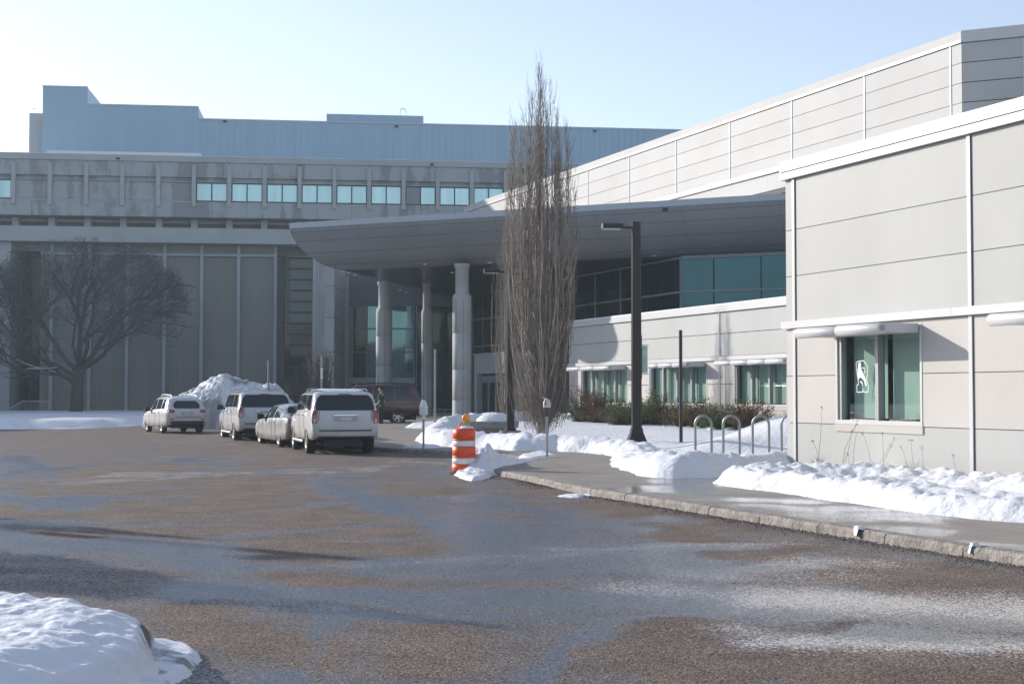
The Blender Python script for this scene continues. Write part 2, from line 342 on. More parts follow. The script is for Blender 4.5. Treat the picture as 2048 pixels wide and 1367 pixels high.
def grid_object(name, xs, ys, zf, m, keep=None, attr=None, parent=None, dirt=None):
    X, Y = np.meshgrid(xs, ys); Z = zf(X, Y); nr, nc = X.shape
    V = np.stack([X, Y, Z], -1).reshape(-1, 3); idx = np.arange(nr * nc).reshape(nr, nc)
    q = np.stack([idx[:-1, :-1], idx[:-1, 1:], idx[1:, 1:], idx[1:, :-1]], -1).reshape(-1, 4)
    if keep is not None:
        K = keep(X, Y); k = K.reshape(-1)[q].any(1); q = q[k]
    used, inv = np.unique(q, return_inverse=True); V = V[used]; q = inv.reshape(-1, 4)
    me = bpy.data.meshes.new(name); me.vertices.add(len(V)); me.vertices.foreach_set('co', V.ravel())
    me.loops.add(q.size); me.loops.foreach_set('vertex_index', q.ravel().astype(np.int32))
    me.polygons.add(len(q)); me.polygons.foreach_set('loop_start', np.arange(0, q.size, 4, dtype=np.int32))
    me.polygons.foreach_set('use_smooth', np.ones(len(q), bool)); me.materials.append(m); me.update(calc_edges=True); me.validate()
    for nm, fn in (('wet', attr), ('dirt', dirt)):
        if fn is not None:
            a = me.attributes.new(nm, 'FLOAT', 'POINT'); a.data.foreach_set('value', fn(X, Y).reshape(-1)[used].astype(np.float32))
    o = bpy.data.objects.new(name, me); COL.objects.link(o)
    if parent: o.parent = parent
    return o
def geo(a, b, s0, s1):
    out = [a]
    while out[-1] < b: out.append(out[-1] + s0 + (s1 - s0) * ((out[-1] - a) / (b - a)) ** 1.3)
    return np.array(out)
base = MB(); base.quad([(-1600, -400, -.12), (1600, -400, -.12), (1600, 2600, -.12), (-1600, 2600, -.12)], mat('open_ground', (.42, .44, .47), .9, 0, .25, .05))
tag(base.build('ground'), 'flat snowy open ground', None, kind='structure')
ys = np.concatenate([np.arange(-6, 6.5, .5), geo(7, 84, .05, .8)])
xs = np.concatenate([np.arange(-60, -18, 1.5), np.arange(-18, -8, .25), np.arange(-8, 8.2, .07), np.arange(8.3, 20, .6)])
road = grid_object('road', xs, ys, lambda X, Y: gzn(X, Y) + .03 * (fbm(X * .2, Y * .2, 3, 1) - .5) * np.clip((Y - 5) / 10, 0, 1) * np.clip((60 - Y) / 20, 0, 1), ASPH, attr=wet_at, dirt=salt_glare_at)
tag(road, 'wet asphalt road with dry brown patches and grit', None, kind='structure')

# pavement raised above the road, its edge following the kerb
PAV_H = .125
def walk_wet(X, Y):
    c = Y * cos(TILT) - H_CAM * sin(TILT); px = 1024 + F_PX * X / c; py = 683.5 - F_PX * (-Y * sin(TILT) - 1.65 * cos(TILT)) / c
    px = px + (fbm(X, Y * .7, 4, 13) - .5) * 160; py = py + (fbm(X * .9 + 9, Y * .7, 4, 15) - .5) * 22
    s = np.zeros_like(X)
    for x0, y0, x1, y1, w in [(1330, 958, 1600, 952, 7), (1440, 992, 1640, 1000, 5), (1480, 1010, 1830, 1018, 6), (1640, 1022, 1850, 1030, 12), (1640, 1050, 1860, 1056, 9), (1850, 1078, 2048, 1090, 6), (1160, 980, 1400, 972, 6), (1680, 1062, 1760, 1068, 7)]:
        tt = np.clip((px - x0) / (x1 - x0), 0, 1); yy = y0 + (y1 - y0) * tt; ex = np.maximum(0, np.abs(px - (x0 + (x1 - x0) * tt)) - 1) / 40
        s = np.maximum(s, np.exp(-((py - yy) / w) ** 2 - ex ** 2))
    return np.clip(.22 + .35 * (fbm(X * .8, Y * .4, 3, 21) - .5) + .75 * s, 0, 1)
def strip_sheet(name, ysr, width, m, attr, z0):
    rows = []; W_ = []
    us = np.concatenate([[.17], np.arange(.3, 6, .09), np.arange(6, 14, .5), np.arange(14, width, 3)])
    X = np.array([[polyx(y) + u for u in us] for y in ysr]); Y = np.repeat(ysr[:, None], len(us), 1)
    Z = gzn(X, Y) + z0
    V = np.stack([X, Y, Z], -1).reshape(-1, 3); nr, nc = X.shape; idx = np.arange(nr * nc).reshape(nr, nc)
    q = np.stack([idx[:-1, :-1], idx[:-1, 1:], idx[1:, 1:], idx[1:, :-1]], -1).reshape(-1, 4)
    me = bpy.data.meshes.new(name); me.from_pydata(V.tolist(), [], q.tolist()); me.materials.append(m)
    a = me.attributes.new('wet', 'FLOAT', 'POINT'); a.data.foreach_set('value', attr(X, Y).ravel().astype(np.float32))
    me.polygons.foreach_set('use_smooth', [True] * len(q)); o = bpy.data.objects.new(name, me); COL.objects.link(o); return o
ysw = np.concatenate([np.arange(1, 12, .5), geo(12, 100, .09, 1.2)])
pv = strip_sheet('pavement', ysw, 45, WALK, walk_wet, PAV_H); tag(pv, 'wet concrete pavement in front of the buildings', None, kind='structure')
# kerb: cast lengths with open joints
KMAT = mat('kerb_concrete', (.25, .225, .198), .85, 0, .38, 7, .9, 22)
kb = MB(); rnd = random.Random(4)
yv = 1.0
while yv < 64:
    L = 1.35 if yv < 40 else 2.5; ya, yb = yv, yv + L - .02
    rows = []
    n = 5
    for i in range(n):
        y = ya + (yb - ya) * i / (n - 1); x = polyx(y); zz = gz(x, y); dz = rnd.uniform(-.014, .004)
        rows.append([(x - .02, y, zz - .05), (x - .005, y, zz + PAV_H - .035 + dz), (x + .02, y, zz + PAV_H + .002 + dz), (x + .17, y, zz + PAV_H + .006)])
    kb.grid(rows, KMAT, False)
    kb.quad(rows[0][::-1], KMAT); kb.quad(rows[-1], KMAT)
    kb.quad([(polyx(yb) + .06, yb - .01, -.05), (polyx(yb) + .16, yb + .03, -.05), (polyx(yb) + .16, yb + .03, PAV_H - .02), (polyx(yb) + .06, yb - .01, PAV_H - .02)], GLINE)
    yv += L
tag(kb.build('kerb'), 'jointed concrete kerb along the pavement', None, kind='structure')
# loose grit against the kerb
gr = MB(); GRIT = mat('grit', (.085, .068, .055), .9)
for i in range(6500):
    y = 11 + 30 * rnd.random() ** 1.6; x = polyx(y) - .03 - abs(rnd.gauss(0, .22)); s = rnd.uniform(.003, .010) * (1 + y / 40)
    if abs(y - 26) < .9 or 30.5 < y < 38: continue
    a = rnd.random() * 6; z = .004
    p = [(x + s * cos(a + k * 2.09), y + s * sin(a + k * 2.09), z) for k in range(3)]; t_ = (x, y, z + s * 1.1)
    for k in range(3): gr.quad([p[k], p[(k + 1) % 3], t_], GRIT)
for i in range(1500):
    px_, py_ = rnd.uniform(0, 2048), rnd.uniform(1080, 1366)
    g = G(px_, py_); s = rnd.uniform(.003, .007); x, y = g.x, g.y
    if x > polyx(y) - .05: continue
    a = rnd.random() * 6; p = [(x + s * cos(a + k * 2.09), y + s * sin(a + k * 2.09), .016) for k in range(3)]; t_ = (x, y, .016 + s)
    for k in range(3): gr.quad([p[k], p[(k + 1) % 3], t_], GRIT)
tag(gr.build('gravel'), 'loose dark grit scattered on the road along the kerb', 'grit', kind='stuff')

# ------------------------------------------------------------------ snow
def sdist(X, Y, poly):
    P = np.array(poly); d = np.full(X.shape, 1e9); inside = np.zeros(X.shape, bool)
    for i in range(len(P)):
        a, b = P[i], P[(i + 1) % len(P)]; e = b - a
        wx, wy = X - a[0], Y - a[1]; t = np.clip((wx * e[0] + wy * e[1]) / max(1e-9, e @ e), 0, 1)
        d = np.minimum(d, np.hypot(wx - e[0] * t, wy - e[1] * t))
        c = ((a[1] > Y) != (b[1] > Y)) & (X < (b[0] - a[0]) * (Y - a[1]) / (b[1] - a[1] + 1e-12) + a[0]); inside ^= c
    return np.where(inside, d, -d)
def snow(name, poly, res, hf, m, base, edge=.12, dirt=None, yres=None, eseed=0):
    P = np.array(poly); x0, y0 = P.min(0) - .3; x1, y1 = P.max(0) + .3
    xs = np.arange(x0, x1, res); ysn = np.arange(y0, y1, yres or res)
    def zf(X, Y):
        d = sdist(X, Y, poly) + edge * (fbm(X * 1.7, Y * 1.7, 4, eseed + 5) - .5) * 2.4; dd = np.maximum(d, 0)
        h = hf(X, Y, dd); return base(X, Y) + np.where(d > 0, h, -.06 + np.maximum(d, -.2) * .3)
    def keep(X, Y): return sdist(X, Y, poly) > -.32
    return grid_object(name, xs, ysn, zf, m, keep=keep, dirt=dirt or (lambda X, Y: np.zeros_like(X)))
ss = lambda a, b, v: (lambda t: t * t * (3 - 2 * t))(np.clip((v - a) / (b - a), 0, 1))
pav = lambda X, Y: gzn(X, Y) + PAV_H
g2 = lambda px, py, z=PAV_H: tuple(G(px, py, z)[:2])

NW = frameA(1592, 17.1); MW = frameA(1575, 30.3); BW = frameA(1909, 39.0); GP = frameA(1363, 35.2)
kxs = np.array([k[0] for k in KERB]); kys = np.array([k[1] for k in KERB])
def mixbase(X, Y): return gzn(X, Y) + PAV_H * ss(-.15, .05, X - np.interp(Y, kys, kxs))

# bank along the near wing
fr_ = [g2(*p) for p in [(1418, 966), (1480, 976), (1560, 985), (1650, 1000), (1760, 1014), (1850, 1028), (1950, 1038), (2048, 1046), (2250, 1065)]]
wl = lambda y: ((17.1 - .375 * y) / .927 + .05, y)
poly = fr_ + [(8.6, 14), wl(13), wl(20), wl(27.5), (5.5, 28.1), (4.2, 27.4)]
def h1(X, Y, d):
    r = .25 * ss(0, .40, d) * (.55 + .9 * fbm(X * 1.1, Y * .8, 3, 2)) - .13 * ss(.8, 1.7, d)
    return r + (.13 * billow(X * 3.1, Y * 2.6, 4, 4) + .08 * (billow(X * 7, Y * 6, 3, 8) - .4)) * ss(0, .25, d) * (1 - .72 * ss(.9, 1.7, d)) + .015
tag(snow('snow_bank', poly, .055, h1, SNOW, pav, edge=.09, yres=.075), 'long lumpy snow bank ploughed against the near grey panelled wall', 'snow bank', 'snow banks beside the pavement')

# snow covered lawn between pavement and lower wing, with its ploughed ridges
mwl = lambda u, y=0: tuple(MW.w(u, y)[:2])
uL = MW.px(1140, 835)[0]
front = [(831, 883), (858, 890.6), (906, 893.6), (958, 895), (1027, 900.5), (1100, 901.5), (1163, 904), (1227, 912), (1219, 929.5), (1252, 942), (1290, 953.6), (1350, 956), (1422, 955), (1500, 951), (1560, 947), (1640, 942), (1720, 938)]
poly = [g2(*p) for p in front] + [wl(30.5), (12, 34), (16, 45), mwl(6, .1), mwl(uL, .1), g2(1040, 842, .4), g2(1012, 846, .4), g2(950, 850, .4), g2(905, 856, .3), g2(870, 867), g2(845, 875)]
def h2(X, Y, d):
    near = 1 - ss(29, 36, Y); left = ss(33, 40, Y)
    ridge = np.exp(-((d - .75) / .55) ** 2)
    h = .10 * ss(0, .35, d) + ridge * (.27 * near * (.7 + .6 * fbm(X, Y, 3, 7)) + .17 * left * (1 - ss(1, 6, X)) * (.4 + 1.2 * fbm(X * .9, Y * .9, 3, 12)) + .08 * left)
    lump = billow(X * 2.2, Y * 2.0, 3, 14)
    h += (lump * .17 + .09 * billow(X * 5.5, Y * 4.5, 3, 15)) * (np.exp(-((d - .6) / .6) ** 2) + .07) * ss(0, .2, d) + .10 * (fbm(X * .45, Y * .45, 4, 18) - .5) * ss(1, 3, d)
    h += ss(.5, 3, d) * (1.0 * np.exp(-(((X - 8.4) / 2.1) ** 2 + ((Y - 41.5) / 3.0) ** 2)) + .28 * np.exp(-(((X - 5.6) / 1.9) ** 2 + ((Y - 38.5) / 1.5) ** 2)) + .18 * np.exp(-(((X - 4.0) / .8) ** 2 + ((Y - 42) / 1.2) ** 2)))
    return h
tag(snow('snow_lawn', poly, .085, h2, SNOW, pav, edge=.14, yres=.16), 'sunlit snow lying over the lawn', None, kind='structure')

# pile at the striped barrel
poly = [g2(*p, .1) for p in [(905, 940), (916, 946), (940, 953), (968, 951), (1004, 934), (1050, 927), (1081, 919), (1118, 914), (1084, 903), (1035, 914), (1000, 918), (965, 908), (930, 912)]]
pk = g2(962, 936, .1)
def h4(X, Y, d):
    r2 = ((X - pk[0]) / .36) ** 2 + ((Y - pk[1]) / .85) ** 2
    h = .05 * ss(0, .15, d) + .44 * np.exp(-r2 * .9) * ss(0, .35, d) + .17 * np.exp(-(((X - pk[0] - .5) / .42) ** 2 + ((Y - pk[1] - .6) / 1.6) ** 2)) * ss(0, .3, d)
    return h + (.17 * billow(X * 4.2, Y * 3.4, 4, 24) * np.exp(-r2 * .12) + .03 * billow(X * 5, Y * 4, 2, 25)) * ss(0, .15, d)
tag(snow('snow_heap', poly, .035, h4, SNOW, lambda X, Y: mixbase(X, Y), edge=.07, yres=.05), 'small lumpy snow heap against the orange striped barrel', 'snow heap')

# thin ice crust on the pavement edge and a ring of snow round each meter post
def crust(px, py, rx, ry, h, label):
    c = g2(px, py); n = 14
    poly = [(c[0] + rx * cos(2 * pi * k / n) * random.Random(k + px).uniform(.7, 1.2), c[1] + ry * sin(2 * pi * k / n)) for k in range(n)]
    tag(snow('snow_patch', poly, .04, lambda X, Y, d: h * ss(0, .15, d) * (.4 + billow(X * 4, Y * 4, 2, 3)), SNOW, mixbase, edge=.1, eseed=px), label, 'snow patch', 'small snow patches on the pavement')
crust(1150, 977, .3, .45, .05, 'thin broken snow crust in the gap of the kerb')
crust(850, 894, .55, .8, .10, 'shaded snow patch round the foot of the left parking meter')
for kpx, rx_, lb_ in ((1712, .16, 'tiny snow scrap stuck on the kerb edge below the wet pavement glare'), (1943, .05, 'tiny snow scrap in a kerb joint near the right picture edge')):
    ky = min((abs(proj(polyx(y), y, .12)[0] - kpx), y) for y in np.arange(12, 25, .02))[1]; kx_ = polyx(ky); m = MB(); r0_ = random.Random(kpx)
    m.grid([[(kx_ - .03 + (a / 5) * .13 + r0_.gauss(0, .004), ky + (b / 5 - .5) * rx_ * 1.3, .145 + (.016 if 0 < a < 5 and 0 < b < 5 else -.02 if a else -.10) + r0_.gauss(0, .004)) for a in range(6)] for b in range(6)], SNOW, True)
    tag(m.build('snow_patch'), lb_, 'snow patch', 'small snow patches on the pavement')
c = g2(878, 851, .45); poly = [(c[0] + 1.5 * cos(a) , c[1] + 2.2 * sin(a)) for a in np.linspace(0, 2 * pi, 13)[:-1]]
tag(snow('snow_patch', poly, .07, lambda X, Y, d: .16 * ss(0, .5, d) + .05 * billow(X * 2, Y * 2, 2, 3), SNOW, pav, edge=.2), 'shaded snow patch beneath the nearest round canopy column', 'snow patch', 'small snow patches on the pavement')

# traffic island bank, front left
poly = [(-2.22, 9.0), (-2.45, 9.8), (-2.75, 10.25), (-3.3, 10.5), (-4.2, 10.75), (-6, 11.6), (-10, 13.4), (-14, 14), (-14, 3), (-2.6, 3), (-2.42, 7), (-2.25, 8.2)]
def h5(X, Y, d):
    h = .25 * ss(0, .20, d) + .15 * ss(.1, .6, d) + .07 * (fbm(X * 1.1, Y * 1.6, 4, 31) - .5) * ss(.2, .6, d)
    pits = np.maximum(0, billow(X * 1.7, Y * 2.3, 2, 35) - .62); h -= .28 * pits * ss(.35, .7, d)
    return h + .035 * (fbm(X * 6, Y * 6, 3, 36) - .5) * ss(0, .1, d) + .04 * (billow(X * 5, Y * 5, 3, 39) - .4) * ss(0, .1, d)
def d5(X, Y):
    d = sdist(X, Y, poly5); b_ = g2(268, 1272, .2); return np.exp(-(((X - b_[0]) / .16) ** 2 + ((Y - b_[1]) / .62) ** 2)) * 1.6 * np.clip(1.3 - np.abs(d - .06) / .05, 0, 1) * np.clip((fbm(X * 7, Y * 7, 3, 41) - .40) * 8, 0, 1)
poly5 = poly
tag(snow('snow_mound', poly, .022, h5, SNOW, gzn, edge=.19, dirt=d5), 'thick crusted snow mound with a dirty undercut edge at the bottom left corner', 'snow mound')
poly = [(-2.45, 10.3), (-2.25, 10.1), (-2.12, 9.7), (-2.1, 9.2), (-2.1, 8.7), (-2.12, 8.2), (-2.2, 7), (-3.2, 7), (-3.2, 10.2)]
def d6(X, Y): return np.clip((fbm(X * 9, Y * 6, 4, 44) - .52) * 6, 0, 1) * .8
tag(snow('snow_crust', poly, .02, lambda X, Y, d: .05 * ss(0, .08, d) + .08 * ss(.05, .5, d) + .03 * (fbm(X * 12, Y * 5, 3, 47) - .3) * ss(0, .1, d), SNOW_D, gzn, edge=.10, dirt=d6), 'thin gritty ice crust around the foot of the snow mound', 'snow crust')

# far lawn and ploughed pile
def h7(X, Y, d): return .42 * ss(0, 1.8, d) + .12 * fbm(X * .5, Y * .5, 4, 51) * ss(0, 1, d)
e7 = [g2(-100, 857, 0), g2(0, 858, 0), g2(120, 857.5, 0), g2(220, 855, 0), g2(285, 851, 0)]
poly = [(-62, 70)] + e7 + [g2(300, 846, .2), (-16, 88), (-8, 92), (-12, 116), (-62, 112)]
tag(snow('snow_field', poly, .5, h7, SNOW, gzn, edge=.5, yres=.7), 'shaded snow field before the far building', None, kind='structure')
cx, cy = -15.7, 77.5
poly = [(cx + 4.3 * cos(a), cy + 3.6 * sin(a)) for a in np.linspace(0, 2 * pi, 19)[:-1]]
def h8(X, Y, d):
    u = X - cx
    prof = np.interp(u * .93, [-4.1, -3.3, -2.6, -1.9, -1.1, -.5, .2, .9, 1.6, 2.1, 2.6, 3.2, 4.2], [.3, 1.1, 1.35, 1.75, 2.3, 2.72, 2.8, 2.6, 2.45, 2.15, 2.3, 1.5, .3])
    h = prof * np.clip(1 - np.abs((Y - cy) / 3.9) ** 1.7, 0, 1) ** .75
    return h + (.40 * billow(X * .9, Y * .9, 4, 55) - .16 + .34 * billow(X * 2.2, Y * 2.2, 4, 57) - .1) * ss(0, .8, d)
def d8(X, Y): return np.clip((fbm(X * .9, Y * .9, 4, 58) - .56) * 7, 0, 1) * .75
tag(snow('snow_pile', poly, .07, h8, SNOW_D, gzn, edge=.3, dirt=d8), 'tall dirty ploughed snow pile standing behind the white cars', 'snow pile')
poly = [(cx + 6.4 + 2.8 * cos(a), cy + 1 + 2.6 * sin(a)) for a in np.linspace(0, 2 * pi, 15)[:-1]]
tag(snow('snow_pile', poly, .1, lambda X, Y, d: 1.15 * ss(0, 2.2, d) + .2 * billow(X * 1.5, Y * 1.5, 3, 61) * ss(0, .5, d), SNOW_D, gzn, edge=.3, dirt=d8), 'lower snow pile showing between the two white sport utility vehicles', 'snow pile')

# ------------------------------------------------------------------ panelled wings
def tone(m, i):
    """neighbouring metal sheets differ a little in tone"""
    f = (1.0, .965, 1.03, .985)[(i * 7 + i // 3) % 4]
    if f == 1.0: return m
    nm = m.name + ('_darker' if f == .965 else '_lighter' if f > 1 else '_duller')
    if nm in MATS: return MATS[nm]
    c = m.copy(); c.name = nm; MATS[nm] = c
    for n in c.node_tree.nodes:
        if n.type == 'VECT_MATH': n.inputs[0].default_value = [v * f for v in n.inputs[0].default_value]
    return c
def panels(mb, u0, u1, rows, m, bays, gap=.014, holes=(), y=0, joint=.05, mats=None):
    """panel boxes per bay and row; holes = (u0,u1,z0,z1) cut out"""
    edges = [u0] + sorted(b for b in bays if u0 < b < u1) + [u1]
    for a, b in zip(edges, edges[1:]):
        for k, (z0, z1) in enumerate(rows):
            mm = tone(mats[k] if mats else m, int(a * 7.3) * 5 + k * 3)
            segs = [(a, b)]
            for h in holes:
                if h[2] < z1 - .01 and h[3] > z0 + .01:
                    ns = []
                    for s in segs:
                        if h[1] <= s[0] or h[0] >= s[1]: ns.append(s)
                        else:
                            if h[0] > s[0]: ns.append((s[0], h[0]))
                            if h[1] < s[1]: ns.append((h[1], s[1]))
                    segs = ns
            for h in holes:
                if h[2] < z1 - .01 and h[3] > z0 + .01:
                    s0, s1 = max(a, h[0]), min(b, h[1])
                    if s1 > s0:
                        if h[2] > z0 + .03: mb.box(s0 - .004, s1 + .004, y - .02, y + .05, z0 + gap / 2, h[2] - .004, mm)
                        if h[3] < z1 - .03: mb.box(s0 - .004, s1 + .004, y - .02, y + .05, h[3] + .004, z1 - gap / 2, mm)
            for s in segs: mb.box(s[0] + .004, s[1] - .004, y - .02, y + .05, z0 + gap / 2, z1 - gap / 2, mm)
def window(parent, u0, u1, z0, z1, npan, mull=.07, first=.12, depth=.14, blind=True, sill=True, blindm=None):
    f = MB(); b_ = .085
    f.box(u0, u1, -.035, depth, z0, z0 + b_, TRIM); f.box(u0, u1, -.03, depth, z1 - .06, z1, TRIM)
    f.box(u0, u0 + b_ * .7, -.032, depth, z0 + b_, z1 - .06, TRIM); f.box(u1 - b_ * .7, u1, -.032, depth, z0 + b_, z1 - .06, TRIM)
    w = f.build('window', parent, 'white framed window')
    iu0, iu1 = u0 + b_ * .7, u1 - b_ * .7; pw = (iu1 - iu0) / npan
    for k in range(npan):
        m = MB(); c = iu0 + k * pw
        if k == 0: m.box(c, c + .10, .0, depth - .002, z0 + b_, z1 - .06, FRAMEG)
        elif k < npan: m.box(c - mull / 2, c + mull / 2, -.025, depth - .002, z0 + b_, z1 - .06, FRAMEG)
        if 0 < k < npan: m.box(c - mull / 2 - .02, c - mull / 2, -.028, depth - .004, z0 + b_, z1 - .06, TRIM)
        m.build('mullion', w)
    g = MB(); g.quad([(iu0, .10, z0 + .05), (iu1, .10, z0 + .05), (iu1, .10, z1 - .05), (iu0, .10, z1 - .05)], GREEN_GL); g.build('pane', w)
    c = MB()
    for k in range(npan):
        a = iu0 + k * pw + ((.16 if k == 0 else .12) if npan == 2 else .07); bq = iu0 + (k + 1) * pw - (.05 if npan == 2 else .0)
        c.box(a, bq, .27, .28, z0 + .12, z1 - .02, blindm or BLIND)
    c.build('blind', w)
    r = MB(); D_ = mat('room_dark', (.045, .085, .08), .9)
    for q in ([(iu0, 1.2, z0), (iu1, 1.2, z0), (iu1, 1.2, z1), (iu0, 1.2, z1)], [(iu0, depth, z0 + .03), (iu1, depth, z0 + .03), (iu1, 1.2, z0 + .03), (iu0, 1.2, z0 + .03)],
              [(iu0, depth, z1), (iu1, depth, z1), (iu1, 1.2, z1), (iu0, 1.2, z1)], [(iu0, depth, z0), (iu0, 1.2, z0), (iu0, 1.2, z1), (iu0, depth, z1)], [(iu1, depth, z0), (iu1, 1.2, z0), (iu1, 1.2, z1), (iu1, depth, z1)]):
        r.quad(q, D_)
    r.build('window_recess', w)
    if sill: MB().box(u0 - .02, u1 + .02, -.045, .02, z0 - .15, z0 - .003, PANEL_W).build('sill', w)
    return w
def hood(parent, u0, u1, z=3.02, p=.87, seg=3, u_plate=None):
    h = MB(); r = .105
    h.box(u0, u1, -p + .05, -.052, z - .075, z + .095, FASCL); o = h.build('sunshade', parent, 'white tubular sunshade over the window', bevel=.01)
    t = MB()
    n = 14; L = (u1 - u0) / seg
    for k in range(seg):
        a, b = u0 + k * L + .006, u0 + (k + 1) * L - .006
        t.tube([(a, -p, z), (a + .012, -p, z), (b - .012, -p, z), (b, -p, z)], [r - .012, r, r, r - .012], TRIM, 18)
        if k: t.tube([(a - .012, -p, z), (a, -p, z)], r - .02, GLINE, 12)
    t.tube([(u1 - .004, -p, z), (u1 + .006, -p, z)], r * .55, FRAMEG, 14)
    t.build('tube', o)
    return o
FASCL = mat('sunshade_metal', (.50, .51, .54), .4, .1)
ROWS = [(0, 1.18), (1.18, 2.18), (2.18, 3.20), (3.36, 4.33), (4.33, 5.33), (5.33, 6.43)]

# near wing
nw = fthing('near_wing', 'nearest grey panelled building wing, its window marked with a white letter decal', 'building', NW, 'panelled wings of the building')
wu0, wu1 = NW.px(1674, 800)[0], NW.px(1847, 800)[0]; wz0, wz1 = 1.19, 3.12
bay = NW.px(1945, 700)[0]
hz0 = wz0 - .15
c = MB(); c.box(-.27, wu0, .03, 12, -.2, 6.45, GLINE); c.box(wu0, wu1, 1.25, 12, -.2, 6.45, GLINE); c.box(wu0, wu1, .03, 1.25, -.2, wz0, GLINE); c.box(wu0, wu1, .03, 1.25, wz1, 6.45, GLINE)
c.box(wu1, 32, .03, 12, -.2, 6.45, GLINE)
panels(c, -.29, 32, ROWS, PANEL, [bay * k for k in range(-1, 7)], holes=[(wu0, wu1, hz0, wz1)], mats=[PANEL, PANEL_W, PANEL_W, PANEL, PANEL, PANEL])
for z0, z1 in ROWS: c.box(-.33, -.27, -.018, 12, z0 + .007, z1 - .007, PANEL)
for ch in (c,): ch.build('wall', nw)
for k in range(0, 6):
    t = MB(); u = bay * k; t.box(u - .045, u + .045, -.05, -.021, 0, 3.195, TRIM); t.box(u - .045, u + .045, -.05, -.021, 3.362, 6.428, TRIM)
    t.box(u + .045, u + .062, -.03, -.0205, 0, 3.19, GLINE); t.box(u + .045, u + .062, -.03, -.0205, 3.365, 6.42, GLINE)
    t.build('corner_post', nw)
t = MB(); L = 2.8; u = -.42
while u < 32: t.box(u, min(32, u + L) - .006, -.11, .025, 3.203, 3.357, TRIM); u += L
t.build('belt_course', nw)
t = MB(); u = -.42
t.box(-.42, 32, -.12, .3, 6.435, 6.585, TRIM); t.box(-.38, 32, -.09, 12.2, 6.587, 6.61, GLINE)
while u < 32: t.box(u, u + 3.95, -.11, 12.4, 6.612, 6.83, TRIM); u += 3.955
t.build('roof', nw)
window(nw, wu0, wu1, wz0, wz1, 2)
hood(nw, NW.px(1595, 665, -.87)[0], NW.px(1765, 655, -.87)[0], seg=2)
hs = NW.px(1981, 636, -.87)[0]; hood(nw, hs, hs + 3.0, seg=2)
window(nw, hs + .9, hs + 3.4, wz0, wz1, 2) if False else None
# decal: white letter R with a leaping figure, on the left pane
dm = MB(); WH = mat('decal_white', (.78, .80, .78), .6)
ox, oz = NW.px(1713, 785, .09)[0], NW.px(1713, 785, .09)[1]; k_ = (NW.px(1738, 785, .09)[0] - ox) / 25.0; kz = .0093
def stroke(pts, w=.016):
    P = [(ox + (x - 1713) * k_, oz + (785 - y) * kz) for x, y in pts]
    for (x0, z0), (x1, z1) in zip(P, P[1:]):
        L = math.hypot(x1 - x0, z1 - z0) or 1; nx, nz = -(z1 - z0) / L * w / 2, (x1 - x0) / L * w / 2; ex, ez = (x1 - x0) / L * w / 2, (z1 - z0) / L * w / 2
        dm.quad([(x0 - ex + nx, .088, z0 - ez + nz), (x0 - ex - nx, .088, z0 - ez - nz), (x1 + ex - nx, .088, z1 + ez - nz), (x1 + ex + nx, .088, z1 + ez + nz)], WH)
stroke([(1714, 784), (1714, 768), (1717, 768), (1717, 759), (1713, 730), (1713, 720), (1717, 717), (1728, 716), (1735, 727), (1735, 748), (1733, 756), (1737, 770), (1736, 784), (1727, 783), (1726, 772), (1724, 760), (1721, 761), (1726, 768), (1726, 783), (1714, 784)])
stroke([(1724, 731), (1729, 732), (1730, 742)])
sil = [(1718, 720), (1721, 719), (1723, 724), (1722, 731), (1725, 738), (1729, 748), (1732, 757), (1734, 772), (1731, 768), (1728, 758), (1721, 751), (1717, 757), (1716, 745), (1716, 735), (1717, 727)]
dm.quad([(ox + (x - 1713) * k_, .087, oz + (785 - y) * kz) for x, y in sil], WH)
nw_win = [o for o in nw.children if o.name.startswith('window')][0]
dm.build('decal', nw_win, 'white outlined letter R decal with a leaning figure')

# lower (middle) wing
mw = fthing('lower_wing', 'lower panelled wing set back behind the shrubs with three shaded window groups', 'building', MW, 'panelled wings of the building')
MR = [(0, 1.18), (1.18, 2.2), (2.2, 3.18), (3.36, 4.3), (4.3, 5.2)]
uR = 14.0; uj = MW.px(1440, 700)[0]
wins = [(MW.px(1162, 780)[0], MW.px(1256, 780)[0]), (MW.px(1299, 780)[0], MW.px(1415, 780)[0]), (MW.px(1469, 780)[0], MW.px(1469, 780)[0] + 5.3)]
z0w = 1.30; holes = [(a, b, z0w - .15, 3.12) for a, b in wins]
c = MB(); prev = uL
for a, b in wins:
    c.box(prev, a, .03, 9, -.2, 5.3, GLINE); c.box(a, b, 1.25, 9, -.2, 5.3, GLINE); c.box(a, b, .03, 1.25, -.2, z0w, GLINE); c.box(a, b, .03, 1.25, 3.12, 5.3, GLINE); prev = b
c.box(prev, uR, .03, 9, -.2, 5.3, GLINE)
panels(c, uL, uR, MR, PANEL, [uj, uj + 12], holes=holes, mats=[PANEL_W, PANEL_W, PANEL_W, PANEL, PANEL], gap=.025)
for z0, z1 in MR: c.box(uL - .05, uL + .001, -.018, 9, z0 + .007, z1 - .007, PANEL)
c.build('wall', mw)
for u in (uL + .05, uL + .38, uj):
    t = MB(); t.box(u - .04, u + .04, -.05, -.021, 0, 3.175, TRIM); t.box(u - .04, u + .04, -.05, -.021, 3.362, 5.19, TRIM)
    t.build('corner_post', mw)
t = MB(); t.box(uL - .12, uR, -.11, .025, 3.185, 3.355, TRIM); t.build('belt_course', mw)
t = MB(); t.box(uL - .12, uR, -.12, 9, 5.205, 5.33, TRIM); t.box(uL - .08, uR, -.05, 8.9, 5.332, 5.50, TRIM); t.build('roof', mw)
MB().box(uL - .08, uR, .0, 1.6, 5.503, 5.56, SNOW).build('roof_snow', mw)
for a, b in wins: window(mw, a, b, z0w, 3.12, 4, mull=.09)
